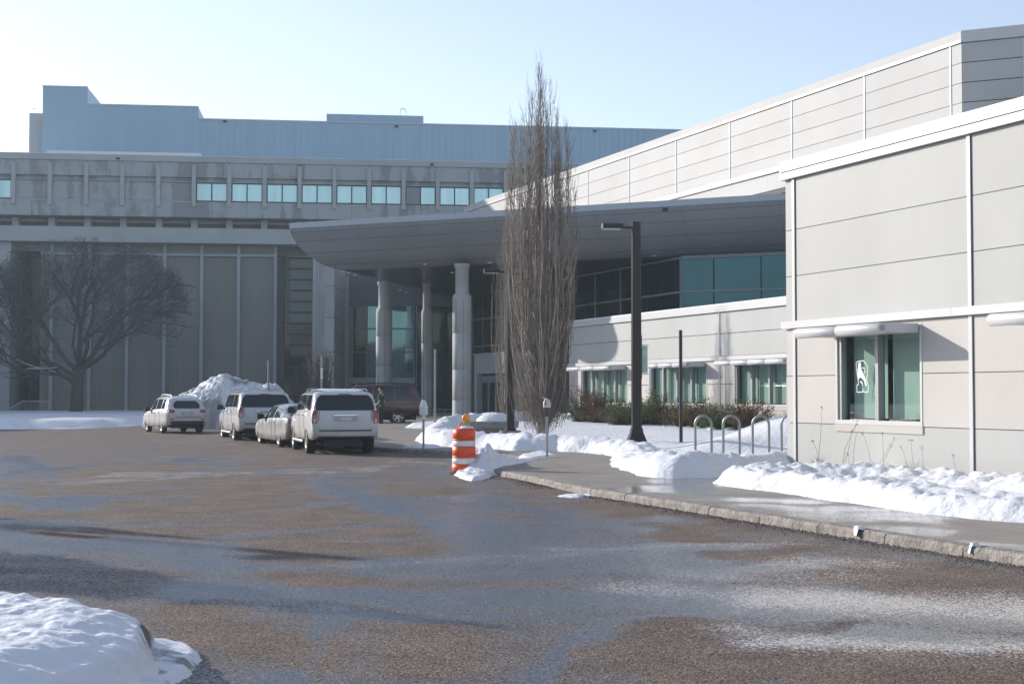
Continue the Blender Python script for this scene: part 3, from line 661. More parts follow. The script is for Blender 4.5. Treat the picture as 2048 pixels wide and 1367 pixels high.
for a, b, s_ in ((1135, 1220, 3), (1292, 1376, 3), (1431, 1570, 4)):
    hood(mw, MW.px(a, 730, -.87)[0], MW.px(b, 730, -.87)[0], z=3.03, seg=s_)

# tall hall behind
CANG = R(-24.87)
ha = fthing('tall_hall', 'tall light grey panelled hall rising behind the canopy, its long roof edge meeting the sky', 'building', BW, 'panelled wings of the building')
bb = (BW.px(1909, 300)[0] - BW.px(1577, 300)[0]) / 2 / 1.0
uC = BW.px(1925, 200)[0]; uE = BW.px(928, 420)[0]
bb = abs(BW.px(1730, 200)[0])
c = MB(); HR = []; z = 16.24
while z > 12.1: HR.append((z - .823, z)); z -= .823
ca, sa = cos(CANG - A_ANG), sin(CANG - A_ANG)
rp = lambda t, d=0: (uC + t * ca - d * sa, t * sa + d * ca)
c.prism([(uE, .03), (uC, .03), (uC + 18 * ca, .03 + 18 * sa), (uC + 18 * ca - 12, 18 * sa + 15), (uE, 13)], 11.45, 16.4, GLINE)
panels(c, uE, uC, HR, PANEL_L, [-bb * k for k in range(0, 12)], gap=.024)
c.build('wall', ha)
c = MB(); panels(c, 0, 17, HR, PANEL_L, [2.43, 8.8], gap=.04)
c.build('end_wall', ha, 'shaded end wall', loc=(uC, 0, 0), rotz=CANG - A_ANG)
for k in range(0, 9): box('joint_strip', ha, TRIM, -bb * k - .035, -bb * k + .035, -.05, -.021, 11.6, 16.23)
t = MB(); t.box(2.43 - .06, 2.43 + .06, -.06, -.021, 11.6, 16.2, TRIM); t.build('joint_strip', ha, loc=(uC, 0, 0), rotz=CANG - A_ANG)
t = MB(); t.box(-.02, 17, -.1, .1, 16.25, 16.73, TRIM); t.build('coping', ha, loc=(uC, 0, 0), rotz=CANG - A_ANG)
t = MB(); t.box(uE, uC + .05, -.10, .3, 16.25, 16.36, TRIM); t.box(uE, uC + .05, -.02, .6, 16.37, 16.74, PANEL_L); t.build('coping', ha)
c = MB(); u0_, u1_ = BW.px(1285, 400, -1.43)[0], 14
c.box(u0_, u1_, -1.41, .0, 11.45, 12.5, GLINE); panels(c, u0_, u1_, [(12.5 - .823 * (k + 1), 12.5 - .823 * k) for k in range(1)], PANEL_L, [-bb * k for k in range(-3, 12)], y=-1.43, gap=.024)
c.box(u0_, u1_, -1.55, -.03, 12.51, 12.75, TRIM); c.build('front_bay', ha)
# ------------------------------------------------------------------ glazed hall under the canopy
GQ = Frame(0, GP.o.y, CANG, x=GP.o.x)
gh = fthing('glass_hall', 'dark glazed entrance hall beneath the curved canopy', 'building', GP)
g = MB(); g.box(-31, 0, .02, .06, .2, 8.85, GL_DARK); g.box(-31, 0, .5, .6, -.1, 8.9, FRAME_B); g.build('glass_wall', gh)
t = MB()
for px in (1242, 1191, 1150, 1100, 1050, 1008, 966, 946): u = GP.px(px, 600)[0]; t.box(u - .05, u + .05, -.05, .018, .3, 8.82, MULL)
for u in np.arange(-30, 0, 1.55): t.box(u - .02, u + .02, -.02, .019, .3, 8.82, FRAME_B)
for z in (3.24, 5.11, 6.99, 8.74): t.box(-31, 0, -.07, .017, z - .05, z + .05, MULL)
t.box(-.05, .05, -.06, .1, .3, 8.82, MULL); t.build('mullion', gh)
da = CANG - A_ANG
g = MB(); g.box(.03, 14, .02, .06, 3, 8.85, GL_TEAL); g.build('side_glass', gh, rotz=da)
t = MB()
for px in (1427, 1522): u = GQ.px(px, 540)[0]; t.box(u - .03, u + .03, -.02, .018, 3, 8.75, FRAME_B)
t.box(.06, 14, -.07, .017, 6.94, 7.04, MULL); t.box(.06, 14, -.08, .017, 8.66, 8.82, MULL); t.build('mullion', gh, rotz=da)
# ------------------------------------------------------------------ canopy
CF = Frame(1575, 67.96, CANG)
cn = fthing('entrance_canopy', 'wide grey curved metal entrance canopy carried on round columns', 'canopy', CF)
xl = CF.px(580, 446)[0]; xr = 15.0
PROF = [(0, 11.36), (0, 11.08), (.03, 10.84), (.13, 10.58), (.31, 10.25), (.57, 9.9), (.9, 9.57), (1.27, 9.27), (1.66, 9.06), (2.05, 8.93), (2.55, 8.86)]
wdir = Vector((.235, .972, 0)); ld_ = Vector((wdir.dot(CF.u), wdir.dot(CF.n)))       # left edge direction, local
ln = Vector((ld_.y, -ld_.x))                                                      # its inward normal (to the right)
if ln.x < 0: ln = -ln
def corner(d):   # inset corner: y=d and (p-(xl,0)).ln=d
    return (xl + (d - d * ln.y) / ln.x, d)
def backp(d, L=27): c = corner(d); return (c[0] + ld_.x * L, c[1] + ld_.y * L)
f = MB()
NS = 28
rows = [[(c_[0] + (xr - c_[0]) * k / NS, d, z) for k in range(NS + 1)] for d, z in PROF for c_ in [corner(d)]]
f.grid(rows, FASC, True)
rows = [[(corner(d)[0] + (backp(d)[0] - corner(d)[0]) * k / 8, d + (backp(d)[1] - d) * k / 8, z) for k in range(9)] for d, z in PROF]
f.grid(rows, FASC, True)
f.quad([(xr, d, z) for d, z in PROF] + [(xr, 8, 8.86), (xr, 8, 11.36)], FASC)
f.build('fascia', cn)
j = MB()
def pp(s):   # point on profile by height with outward normal offset
    for (d0, z0), (d1, z1) in zip(PROF, PROF[1:]):
        if z0 >= s >= z1: k = (z0 - s) / (z0 - z1); return d0 + (d1 - d0) * k, s, (d1 - d0, z1 - z0)
    return PROF[-1][0], PROF[-1][1], (1, 0)
for s in (10.86, 10.36, 9.73, 9.12):
    a = pp(s + .012); b = pp(s - .012); L = math.hypot(*a[2]); ox_, oz_ = a[2][1] / L * .004, -a[2][0] / L * .004
    ca_, cb_ = corner(a[0] + ox_), corner(b[0] + ox_)
    j.quad([(ca_[0], a[0] + ox_, a[1] + oz_), (xr, a[0] + ox_, a[1] + oz_), (xr, b[0] + ox_, b[1] + oz_), (cb_[0], b[0] + ox_, b[1] + oz_)], GLINE)
for px in (715, 833, 990, 1190, 1365, 1560):
    x = CF.px(px, 480)[0]
    for (d0, z0), (d1, z1) in zip(PROF[1:-2], PROF[2:-1]):
        j.quad([(x - .008, d0 - .004, z0 - .002), (x + .008, d0 - .004, z0 - .002), (x + .008, d1 - .004, z1 - .002), (x - .008, d1 - .004, z1 - .002)], GLINE)
j.build('panel_joint', cn)
r = MB(); cb, cc = backp(0), backp(0)
r.quad([(xl, 0, 11.37), (xr, 0, 11.37), (xr, 24, 11.37), (cb[0], cb[1], 11.37)], TRIM)
r.box(xl - .02, xr, -.035, .12, 11.1, 11.41, mat('canopy_rim', (.36, .40, .45), .35, .2)); r.build('roof', cn)
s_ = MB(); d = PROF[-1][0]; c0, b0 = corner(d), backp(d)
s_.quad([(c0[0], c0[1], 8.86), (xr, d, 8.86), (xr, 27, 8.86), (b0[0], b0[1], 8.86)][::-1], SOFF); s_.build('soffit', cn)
WL = mat('downlight_trim', (.7, .72, .72), .3, emis=((1, .95, .85), .12))
for px, py in ((850, 528), (1308, 511), (697, 546), (710, 550), (800, 580), (812, 584), (979, 525), (905, 545), (1120, 530)):
    lt = MB(); p = G(px, py, 8.85); l = p - CF.o; x, y = l.dot(CF.u), l.dot(CF.n)
    lt.lathe([(.0, 8.845), (.11, 8.845), (.12, 8.856)], WL, (x, y), 12, caps=False)
    lt.build('downlight', cn)
v = MB(); u = CF.px(1331, 411)[0]; v.box(u - .13, u + .13, -.07, -.02, 10.88, 11.04, PLAST); v.build('vent', cn)
def column(px, Y, r1, r2, rings, label):
    x = (px - 1024) / F_PX * Y; l = Vector((x, Y, 0)) - CF.o; lx, ly = l.dot(CF.u), l.dot(CF.n)
    m = MB(); g0 = gz(x, Y)
    prof = [(r1 * 1.0, g0 - .1)]
    z = g0
    for zr in rings: prof += [(r1, zr - .03), (r1 - .025, zr - .015), (r1 - .025, zr + .015), (r1, zr + .03)]
    prof += [(r1, 6.94), (r1 - .02, 7.1), (r1 - .09, 7.19), (r2 + .01, 7.24), (r2, 7.32), (r2, 8.62), (r2 + .06, 8.65), (r2 + .07, 8.85)]
    m.lathe(prof, CONC, (lx, ly), 40)
    # shallow vertical joints
    for a in (.3, 2.4, 4.5, 5.3): m.box(lx + (r1 + .001) * cos(a) - .008, lx + (r1 + .001) * cos(a) + .008, ly + (r1 + .001) * sin(a) - .008, ly + (r1 + .001) * sin(a) + .008, g0, 6.9, GLINE)
    return m.build('column', cn, label)
column(924, 77.1, .52, .365, (1.45, 3.1, 5.06), 'nearest wide pale column')
column(768, 89.5, .51, .365, (1.7, 3.5, 5.4), 'left pale column with a sunlit edge')
column(854, 90.6, .36, .27, (3.4, 5.0), 'thin shaded column set further in')
# ------------------------------------------------------------------ entrance vestibule and back entrance
VF = frameA(1010, 32.0)
ve = fthing('entrance_vestibule', 'small concrete framed vestibule with glass doors beside the poplar trunk', 'vestibule', VF)
g0 = .36; uV = VF.px(948, 760)[0]
m = MB(); m.box(uV, .6, 0, 3.15, 3.07, 4.27, CONC); m.box(uV, uV + .6, 0, 3.15, g0 - .2, 3.068, CONC); m.box(.25, .6, 0, 3.15, g0 - .2, 3.068, CONC); m.box(uV - .04, .64, -.04, 3.19, 4.272, 4.36, CONC)
m.build('wall', ve)
m = MB(); m.box(uV + .55, .25, .35, .4, g0, 3.06, GL_DARK); m.build('pane', ve)
def door(u0, u1):
    t = MB(); 
    for a, b in ((u0, u0 + .09), (u1 - .09, u1)): t.box(a, b, .28, .345, g0, 2.6, FRAMEG)
    t.box(u0 + .09, u1 - .09, .28, .345, g0, g0 + .22, FRAMEG); t.box(u0 + .09, u1 - .09, .28, .345, 2.5, 2.6, FRAMEG)
    o = t.build('door', ve, 'glazed grey framed door'); MB().tube([(u0 + .16, .22, 1.3), (u0 + .16, .22, 1.75)], .02, CHROME, 8).build('handle', o)
w_ = (.25 - uV - .55) / 4
for k in range(4): door(uV + .55 + k * w_ + .01, uV + .55 + (k + 1) * w_ - .01)
MB().box(uV + .56, .24, .26, .35, 2.62, 2.93, FRAMEG).build('door_header', ve)
FE = Frame(768, 101.7, 0)
en = fthing('back_entrance', 'tall glazed entrance with pale piers under the far side of the canopy', 'entrance', FE)
X = lambda px, yl=0: FE.px(px, 700, yl)[0]
Z = lambda py, yl=0: FE.px(768, py, yl)[1]
m = MB(); m.box(X(690), X(1010), 0, .4, Z(612), 11.2, mat('entrance_header', (.10, .115, .125), .6)); m.box(X(828), X(1010), .3, .5, 0, Z(612), GL_DARK); m.build('wall', en)
m = MB(); m.box(X(706), X(733), .05, .1, Z(755), Z(612), GL_DARK); m.box(X(733), X(828), .052, .1, Z(755), Z(612), GL_MID); m.box(X(706), X(828), .05, .1, .2, Z(765), GL_DARK); m.build('glass_wall', en)
m = MB()
for a in (697, 705, 733.5, 769, 828, 833): m.box(X(a) - .05, X(a) + .05, -.06, .048, .2, Z(612), MULL)
m.box(X(697), X(706), -.05, .04, .2, Z(612), MULL)
for a in (657, 704): m.box(X(706), X(828), -.05, .047, Z(a) - .05, Z(a) + .05, MULL)
m.box(X(700), X(830), -.12, .046, Z(766), Z(755), FRAMEG)
for a in (712, 731, 745, 765, 785, 800, 822): m.box(X(a) - .06, X(a) + .06, -.08, .045, .3, Z(766), FRAMEG)
m.build('mullion', en)
m = MB(); yb = -6.6; xa, xb = X(650, yb), X(668, yb); m.box(xa, xb, yb, 0, 0, 10.3, CONC)
for z in (2.2, 4.6, 6.9, 9.0): m.box(xa - .004, xb + .004, yb - .004, -.001, z - .02, z + .02, GLINE)
m.box(X(698) - .5, X(698), -.4, -.001, 0, 10.2, CONC)
m.build('pier', en, 'pale concrete pier at the left of the entrance')
m = MB(); yb = 7; m.box(X(625, yb), X(651, yb), yb, yb + 14, 0, 14.2, CONC)
for px in (631, 637, 643): m.box(X(px, yb) - .05, X(px, yb) + .05, yb - .05, yb - .001, 0, 14.1, CONC)
m.build('pier', en, 'ribbed concrete pier meeting the far building')
# low plinth and handrail left of the nearest column
p0, p1 = at(853, 822, 84), at(907, 822, 84)
rl = thing('handrail', 'low wall with a slim metal handrail between the canopy columns', 'railing', (p0.x, 84, gz(p0.x, 84)))
MB().box(0, p1.x - p0.x, 0, .25, -.1, .34, CONC_D).build('plinth', rl)
t = MB(); L = p1.x - p0.x; t.tube([(0, .1, .55), (L, .1, .55)], .025, STEEL, 8)
for k in range(4): t.tube([(L * k / 3, .1, .33), (L * k / 3, .1, .55)], .018, STEEL, 6)
for k in range(18): t.tube([(L * k / 17, .12, .33), (L * k / 17, .12, .52)], .008, STEEL, 4)
t.build('rail', rl)

# ------------------------------------------------------------------ far building
FB = Frame(365, 120.0, R(7.0))
def stain_mat(name, col, dark, thr=.58, hs=.35, vs=.03, rough=.85):
    m = bpy.data.materials.new(name); m.use_nodes = True; t = m.node_tree; b = t.nodes['Principled BSDF']; tc = t.nodes.new('ShaderNodeTexCoord')
    mp = t.nodes.new('ShaderNodeMapping'); mp.inputs['Scale'].default_value = (hs, hs, vs); t.links.new(tc.outputs['Object'], mp.inputs[0])
    n = t.nodes.new('ShaderNodeTexNoise'); n.inputs['Scale'].default_value = 1; n.inputs['Detail'].default_value = 8; n.inputs['Roughness'].default_value = .6; t.links.new(mp.outputs[0], n.inputs['Vector'])
    n2 = t.nodes.new('ShaderNodeTexNoise'); n2.inputs['Scale'].default_value = .8; n2.inputs['Detail'].default_value = 6; t.links.new(tc.outputs['Object'], n2.inputs['Vector'])
    a = t.nodes.new('ShaderNodeMath'); a.operation = 'MULTIPLY_ADD'; a.inputs[1].default_value = .25; t.links.new(n2.outputs[0], a.inputs[0]); t.links.new(n.outputs[0], a.inputs[2])
    r = ramp(t, a.outputs[0], [(thr + .10, col), (thr + .15, dark)])
    s = t.nodes.new('ShaderNodeMapRange'); s.inputs[3].default_value = .88; s.inputs[4].default_value = 1.12; t.links.new(n2.outputs[0], s.inputs[0])
    v = t.nodes.new('ShaderNodeVectorMath'); v.operation = 'SCALE'; t.links.new(r.outputs[0], v.inputs[0]); t.links.new(s.outputs[0], v.inputs['Scale']); t.links.new(v.outputs[0], b.inputs['Base Color'])
    b.inputs['Roughness'].default_value = rough; return m
PRECAST = stain_mat('precast_concrete', (.37, .39, .395), (.25, .26, .265), .53)
PRE_PL = mat('precast_plain', (.38, .40, .405), .85, 0, .08, .5)
FLUTE = mat('fluted_concrete', (.285, .272, .248), .9, 0, .14, .3, stretch=(1, 1, .2))
PENT = mat('penthouse_cladding', (.28, .40, .50), .4, .15, .04, .3, stretch=(3, 3, .1))
fb = fthing('office_building', 'long concrete office building across the background with a blue grey rooftop level', 'building', FB)
zf = lambda py, yl=0: FB.px(365, py, yl)[1]
xf = lambda px, yl=0: FB.px(px, 500, yl)[0]
UL, UR = -75, 60
YU = 2.6
m = MB(); zt, zc, zwt, zwb, zb = zf(312, YU), zf(324, YU), zf(354, YU), zf(403, YU), zf(434, YU)
# upper block: recessed panel plane plus piers
m.box(UL, UR, YU + .35, YU + 16, zb, zt - .05, PRECAST)
m.box(UL, UR, YU - .12, YU + .348, zc, zt, PRE_PL)
m.box(UL, UR, YU + .02, YU + .349, zwt, zc - .003, PRECAST); m.box(UL, UR, YU + .015, YU + .349, zb, zwb - .0, PRECAST)
bw = (xf(596.9, YU) - xf(23.4, YU)) / 8.0
u0 = xf(386.8, YU); piers = [u0 + bw * k for k in range(-14, 14)]
for u in piers:
    m.box(u - .17, u + .17, YU - .16, YU + .3, zwb - .45, zc - .25, PRE_PL)
    m.box(u - .02, u + .02, YU - .0, YU + .02, zc - .24, zc - .01, GLINE)
    m.box(u + bw * .5 - .01, u + bw * .5 + .01, YU + .005, YU + .02, zb + .05, zwb - .1, GLINE)
m.build('wall', fb)
for k, u in enumerate(piers[:-1]):
    kk = k - 14
    a, b = u + .19, u + bw - .19
    z1 = zwt - .45; z0 = zwb
    w = MB()
    if kk >= 0 or kk == -6:
        e = .07
        w.box(a, b, YU + .12, YU + .34, z1 - e, z1, FRAME_B); w.box(a, b, YU + .05, YU + .34, z0, z0 + .12, FRAME_B)
        w.box(a, a + e, YU + .12, YU + .34, z0 + .12, z1 - e, FRAME_B); w.box(b - e, b, YU + .12, YU + .34, z0 + .12, z1 - e, FRAME_B)
        w.box((a + b) / 2 - .05, (a + b) / 2 + .05, YU + .1, YU + .34, z0 + .12, z1 - e, FRAME_B)
        o = w.build('window', fb)
        p = MB(); mid = (a + b) / 2
        dk = (kk == 6)
        p.quad([(a + e, YU + .2, z0 + .1), (mid, YU + .2, z0 + .1), (mid, YU + .2, z1 - .05), (a + e, YU + .2, z1 - .05)], mat('glass_unlit', (.14, .18, .19), .2, .3) if dk else GL_SKY)
        p.quad([(mid, YU + .2, z0 + .1), (b - e, YU + .2, z0 + .1), (b - e, YU + .2, z1 - .05), (mid, YU + .2, z1 - .05)], GL_SKY)
        p.build('pane', o)
    else:
        w.box(a, b, YU + .14, YU + .345, z0 + .10, z1, PRECAST); w.box(a - .02, b + .02, YU - .02, YU + .34, z0 - .06, z0 + .06, PRE_PL); w.build('blank_panel', fb)
    sh = MB(); sh.box(a, b, YU - .02, YU + .345, zwt - .43, zwt - .38, PRE_PL); sh.build('lintel', fb) if kk < 10 else None
# clerestory strip between upper block and slab
zst, zsb = zf(455.5, -1.4), zf(485.5, -1.4)
m = MB(); m.box(UL, UR, YU + 2.2, YU + 15, zsb + .2, zb - .02, mat('strip_dark', (.13, .12, .11), .7, 0, .2, .5))
for u in piers: m.box(u - .35, u + .2, YU + 1.2, YU + 2.19, zsb + .3, zb - .03, PRE_PL)
m.box(UL, UR, YU + 1.9, YU + 2.195, zb - .35, zb - .06, PRE_PL); m.build('clerestory', fb)
m = MB(); m.box(UL, 30, -1.4, YU + 14, zsb, zst, PRE_PL); m.build('balcony_slab', fb)
# fluted lower wall
xc = xf(553, 0)
m = MB(); m.box(xf(82, 0), xc, .25, 14, -.3, zsb - .02, FLUTE)
u = xf(82, 0)
ztr = zf(509.5, 0)
while u < xc - .1:
    m.box(u, u + .125, .15, .249, .0, ztr - .25, FLUTE); u += .17
m.build('wall', fb)
m = MB(); lb = (xf(551, 0) - xf(330, 0)) / 3.0
k = 0; u = xf(551, 0)
while u > xf(100, 0): m.box(u - .14, u + .14, -.16, -.005, -.2, zsb - .05, PRE_PL); u -= lb
m.box(xf(82, 0), xc, -.10, .248, ztr - .1, ztr + .12, PRE_PL); m.box(xf(82, 0), xc, -.06, .247, zf(490, 0), zsb - .03, PRE_PL)
m.build('pilaster', fb)
# left pier, recess with glazed door
m = MB(); m.box(UL, xf(22, -.8), -.8, 10, -.3, zsb - .01, PRE_PL); m.build('pier', fb)
m = MB(); m.box(xf(22, 0), xf(82, 0), 3.5, 3.6, -.1, zsb - .02, GL_DARK); m.box(xf(22), xf(82) - .0, .3, .5, zf(505), zsb - .02, FLUTE)
m.build('recess_glass', fb)
m = MB()
for px in (38, 50, 63): m.box(xf(px, 3.4) - .05, xf(px, 3.4) + .05, 3.3, 3.49, 0, 3.2, FRAME_B)
m.box(xf(24, 3.4), xf(80, 3.4), 3.3, 3.49, 3.2, 3.4, FRAME_B); m.build('door_frame', fb)
# corner return, glazed stair strip
m = MB(); m.box(xc, xf(568, 1.2), 1.2, 14, -.3, zsb - .02, mat('corner_dark', (.16, .155, .145), .9)); m.box(xc + .02, xf(640, 2), 1.0, 1.19, zf(510, 1.2), zsb - .03, mat('louvre_grey', (.20, .20, .19), .8)); m.build('corner_wall', fb)
m = MB(); a, b = xf(568, 2), xf(626, 2); m.box(a, b, 2.0, 2.1, 0, zf(512, 2), GL_DARK)
sg = mat('spandrel_glass', (.12, .14, .145), .25, .1, .1, .6)
for k in range(6): z1 = zf(514 + 22 * k, 2) - .05; z0 = zf(514 + 22 * (k + 1), 2) + .12; m.box(a + .55, b - .05, 1.93, 1.998, z0, z1, sg)
for k in range(6, 9): z1 = zf(514 + 22 * k, 2) - .05; z0 = zf(514 + 22 * (k + 1), 2) + .12; m.box(a + .55, b - .05, 1.95, 1.999, z0, z1, mat('spandrel_red_grey', (.085, .07, .075), .3, 0, .4, .9))
m.build('stair_glass', fb)
m = MB(); m.box(a - .1, a + .12, 1.8, 1.99, 0, zf(510, 2), FRAME_B)
for k in range(14): z = zf(513 + 22 * k, 2); m.box(a + .3, b, 1.85, 1.92, z - .06, z + .06, FRAME_B)
m.build('mullion', fb)
# rooftop level
pt = MB(); yp = YU + 5
zr = zt - .3
zp = lambda py, yl: FB.px(365, py, yl)[1]
def pz(px, py, yl): return FB.px(px, py, yl)[1]
pt.box(xf(395, yp), UR, yp, yp + 12, zr, pz(600, 243.5, yp), PENT); pt.box(xf(82, yp), xf(172, yp), yp - .02, yp + 9, zr, pz(120, 174, yp), PENT); pt.box(xf(172, yp), xf(395, yp), yp - .01, yp + 9, zr, pz(280, 212, yp), PENT)
pt.box(xf(652, yp + 1), xf(845, yp + 1), yp + .01, yp + 8, pz(600, 243.5, yp) + .01, pz(740, 229.5, yp), PENT)
pt.box(xf(48, yp), xf(77, yp), yp + 1.5, yp + 6, zr, pz(60, 226, yp + 1.5), mat('plant_box', (.40, .42, .44), .5))
pt.build('rooftop_level', fb)
ed = MB()
for a, b, zz in ((395, 1480, pz(600, 243.5, yp)), (82, 172, pz(120, 174, yp)), (172, 395, pz(280, 212, yp))):
    xa, xb = xf(a, yp), xf(b, yp); ed.box(xa - .03, xb + .03 if a != 172 else xb, yp - .10, yp - .03, zz - .02, zz + .10, mat('roof_edge_metal', (.42, .50, .56), .4))
ed.build('roof_edge', fb)
rb = MB()
u = xf(82, yp)
while u < UR - 1: rb.box(u, u + .04, yp - .028, yp - .0205, zr, pz(600, 243.5, yp) - .05, PENT); u += .6
rb.build('cladding_rib', fb)
sn = MB(); sn.box(xf(90, YU), xf(400, YU), YU + .3, yp - .1, zt - .04, zt + .32, SNOW); sn.box(UL, UR, YU + .2, yp - .11, zt - .06, zt + .08, SNOW); sn.build('roof_snow', fb)
vt = MB()
for px, py, yl in ((450, 243, yp), (793, 253, yp), (1190, 262, yp), (236, 317, YU - .2), (864, 329, YU - .2)):
    x, z = FB.px(px, py, yl - .1); vt.box(x - .15, x + .15, yl - .15, yl - .11, z - .09, z + .09, PLAST)
vt.build('vent', fb)
hp = MB(); x, z = FB.px(806, 231, yp + 3); hp.tube([(x + .28 * cos(a) , yp + 3, z + .3 + .35 * sin(a)) for a in np.linspace(0, pi, 12)], .03, STEEL, 6)
for s in (-.28, .28): hp.tube([(x + s, yp + 3, z - .6), (x + s, yp + 3, z + .32)], .03, STEEL, 6)
hp.build('ladder_hoop', fb)
an = MB(); x, z = FB.px(68, 222, yp + 3); an.tube([(x, yp + 3, z - .5), (x, yp + 3, z + .8)], .02, STEEL, 5); an.box(x - .2, x + .2, yp + 2.98, yp + 3.02, z + .2, z + .24, STEEL); an.build('antenna', fb)
# unseen block added beyond the left picture edge to shade the far snow field
wg = thing('shade_block', 'unseen low concrete block added beyond the left picture edge to shade the snow', 'building', (-58, 86, 0))
MB().box(-10, 8, 0, 34, 0, 10, PRE_PL).build('wall', wg); MB().box(-10.3, 8.3, -.3, 34.3, 10.01, 10.4, PRE_PL).build('roof', wg)
# railing at the far left door
p0 = at(20, 802, 112); rr = thing('stair_railing', 'pale metal railing by the recessed door at the far left', 'railing', (p0.x, 112, .1))
t = MB(); L = at(103, 802, 112).x - p0.x; Lm = at(45, 802, 112).x - p0.x
t.tube([(0, 0, .55), (Lm, 0, 1.12), (L, 0, 1.12)], .03, TRIM, 6); t.tube([(0, 0, .12), (L, 0, .12)], .025, TRIM, 6)
k = 0
while k * .14 < L: x = k * .14; t.tube([(x, 0, .1), (x, 0, .55 + .57 * min(1, x / Lm))], .014, mat('rail_paint', (.5, .52, .54), .5), 4); k += 1
t.build('rail', rr)
# ------------------------------------------------------------------ vehicles
def paint(name, col, dirt=(.33, .28, .23), top=.75, amt=.8, metal=0.0):
    m = bpy.data.materials.new(name); m.use_nodes = True; t = m.node_tree; b = t.nodes['Principled BSDF']; tc = t.nodes.new('ShaderNodeTexCoord')
    sp = t.nodes.new('ShaderNodeSeparateXYZ'); t.links.new(tc.outputs['Object'], sp.inputs[0])
    n = t.nodes.new('ShaderNodeTexNoise'); n.inputs['Scale'].default_value = 2.5; n.inputs['Detail'].default_value = 8; t.links.new(tc.outputs['Object'], n.inputs['Vector'])
    a = t.nodes.new('ShaderNodeMath'); a.operation = 'MULTIPLY_ADD'; a.inputs[1].default_value = -.7; t.links.new(n.outputs[0], a.inputs[0]); t.links.new(sp.outputs[2], a.inputs[2])
    mr = t.nodes.new('ShaderNodeMapRange'); mr.inputs[1].default_value = top - .35; mr.inputs[2].default_value = .05 - .35 + .2; mr.inputs[3].default_value = 0; mr.inputs[4].default_value = amt; t.links.new(a.outputs[0], mr.inputs[0])
    mx = t.nodes.new('ShaderNodeMix'); mx.data_type = 'RGBA'; t.links.new(mr.outputs[0], mx.inputs[0]); mx.inputs[6].default_value = (*col, 1); mx.inputs[7].default_value = (*dirt, 1)
    t.links.new(mx.outputs[2], b.inputs['Base Color']); r = t.nodes.new('ShaderNodeMapRange'); r.inputs[3].default_value = .28; r.inputs[4].default_value = .85; t.links.new(mr.outputs[0], r.inputs[0]); t.links.new(r.outputs[0], b.inputs['Roughness'])
    b.inputs['Metallic'].default_value = metal
    c = t.nodes.new('ShaderNodeMapRange'); c.inputs[3].default_value = .8; c.inputs[4].default_value = 0; t.links.new(mr.outputs[0], c.inputs[0]); t.links.new(c.outputs[0], b.inputs['Coat Weight'])
    return m
P_WHITE = paint('paint_white', (.58, .59, .60), amt=.85, top=1.35); P_WHITE2 = paint('paint_white_dusty', (.52, .53, .53), amt=.8, top=1.2); P_SILV = paint('paint_silver', (.22, .23, .235), metal=.35, dirt=(.30, .27, .235), top=.95); P_RED = paint('paint_maroon', (.055, .012, .016), dirt=(.06, .045, .04), amt=.6)

def cr(p0, p1, p2, p3, t): return .5 * ((2 * p1) + (-p0 + p2) * t + (2 * p0 - 5 * p1 + 4 * p2 - p3) * t * t + (-p0 + 3 * p1 - 3 * p2 + p3) * t ** 3)
class Car:
    """stations (y, zbottom, zbelt, ztop, wbottom, wbelt, wtop); rear face leans by lean(z)"""
    def __init__(s, st, lean, L): s.st = st; s.lean = lean; s.L = L
    def sec(s, y):
        st = s.st; y = min(max(y, st[0][0]), st[-1][0])
        for i in range(len(st) - 1):
            if st[i][0] <= y <= st[i + 1][0]: break
        a, b = st[i], st[i + 1]; t = (y - a[0]) / (b[0] - a[0]); t = t * t * (3 - 2 * t) * .5 + t * .5
        return [a[k] + (b[k] - a[k]) * t for k in range(7)]
    def half(s, y):
        _, zb, zl, zt, wb, wl, wt = s.sec(y); h = zt - zl
        pts = [(wb * .90, zb), (wb, zb + .06), (wb + (wl - wb) * .5 + .015, zb + (zl - zb) * .35), (wl + .015, zb + (zl - zb) * .68), (wl, zl - .05), (wl - .025, zl)]
        pts += [(wl - .025 + (wt - wl + .025) * f, zl + h * g) for f, g in ((.22, .25), (.5, .55), (.85, .85))] + [(wt - .05, zt - h * .04 - .012), (wt - .22, zt), (wt * .4, zt + .018), (0, zt + .022)]
        return pts
    def P(s, y, w, z):
        k = max(0, 1 - y / .9); kf = max(0, (y - (s.L - .8)) / .8)
        return Vector((w, y + s.lean(z) * k, z))
    def side(s, y, q, sgn=-1, off=0):   # q in ring index space
        h = s.half(y); i = int(min(q, len(h) - 1.001)); t = q - i; a, b = h[i], h[i + 1]
        w, z = a[0] + (b[0] - a[0]) * t, a[1] + (b[1] - a[1]) * t
        return s.P(y, (w + off) * -sgn * -1, z)
    def width(s, y, z):
        h = s.half(y)
        for a, b in zip(h, h[1:]):
            if a[1] <= z <= b[1]: return a[0] + (b[0] - a[0]) * (z - a[1]) / max(1e-6, b[1] - a[1])
        return h[-2][0] if z > h[-1][1] - .1 else h[0][0]
    def rear(s, u, z, off=0):
        w = s.width(0, z); return Vector((u * w, s.lean(z) - .07 * (1 - u * u) - off, z))
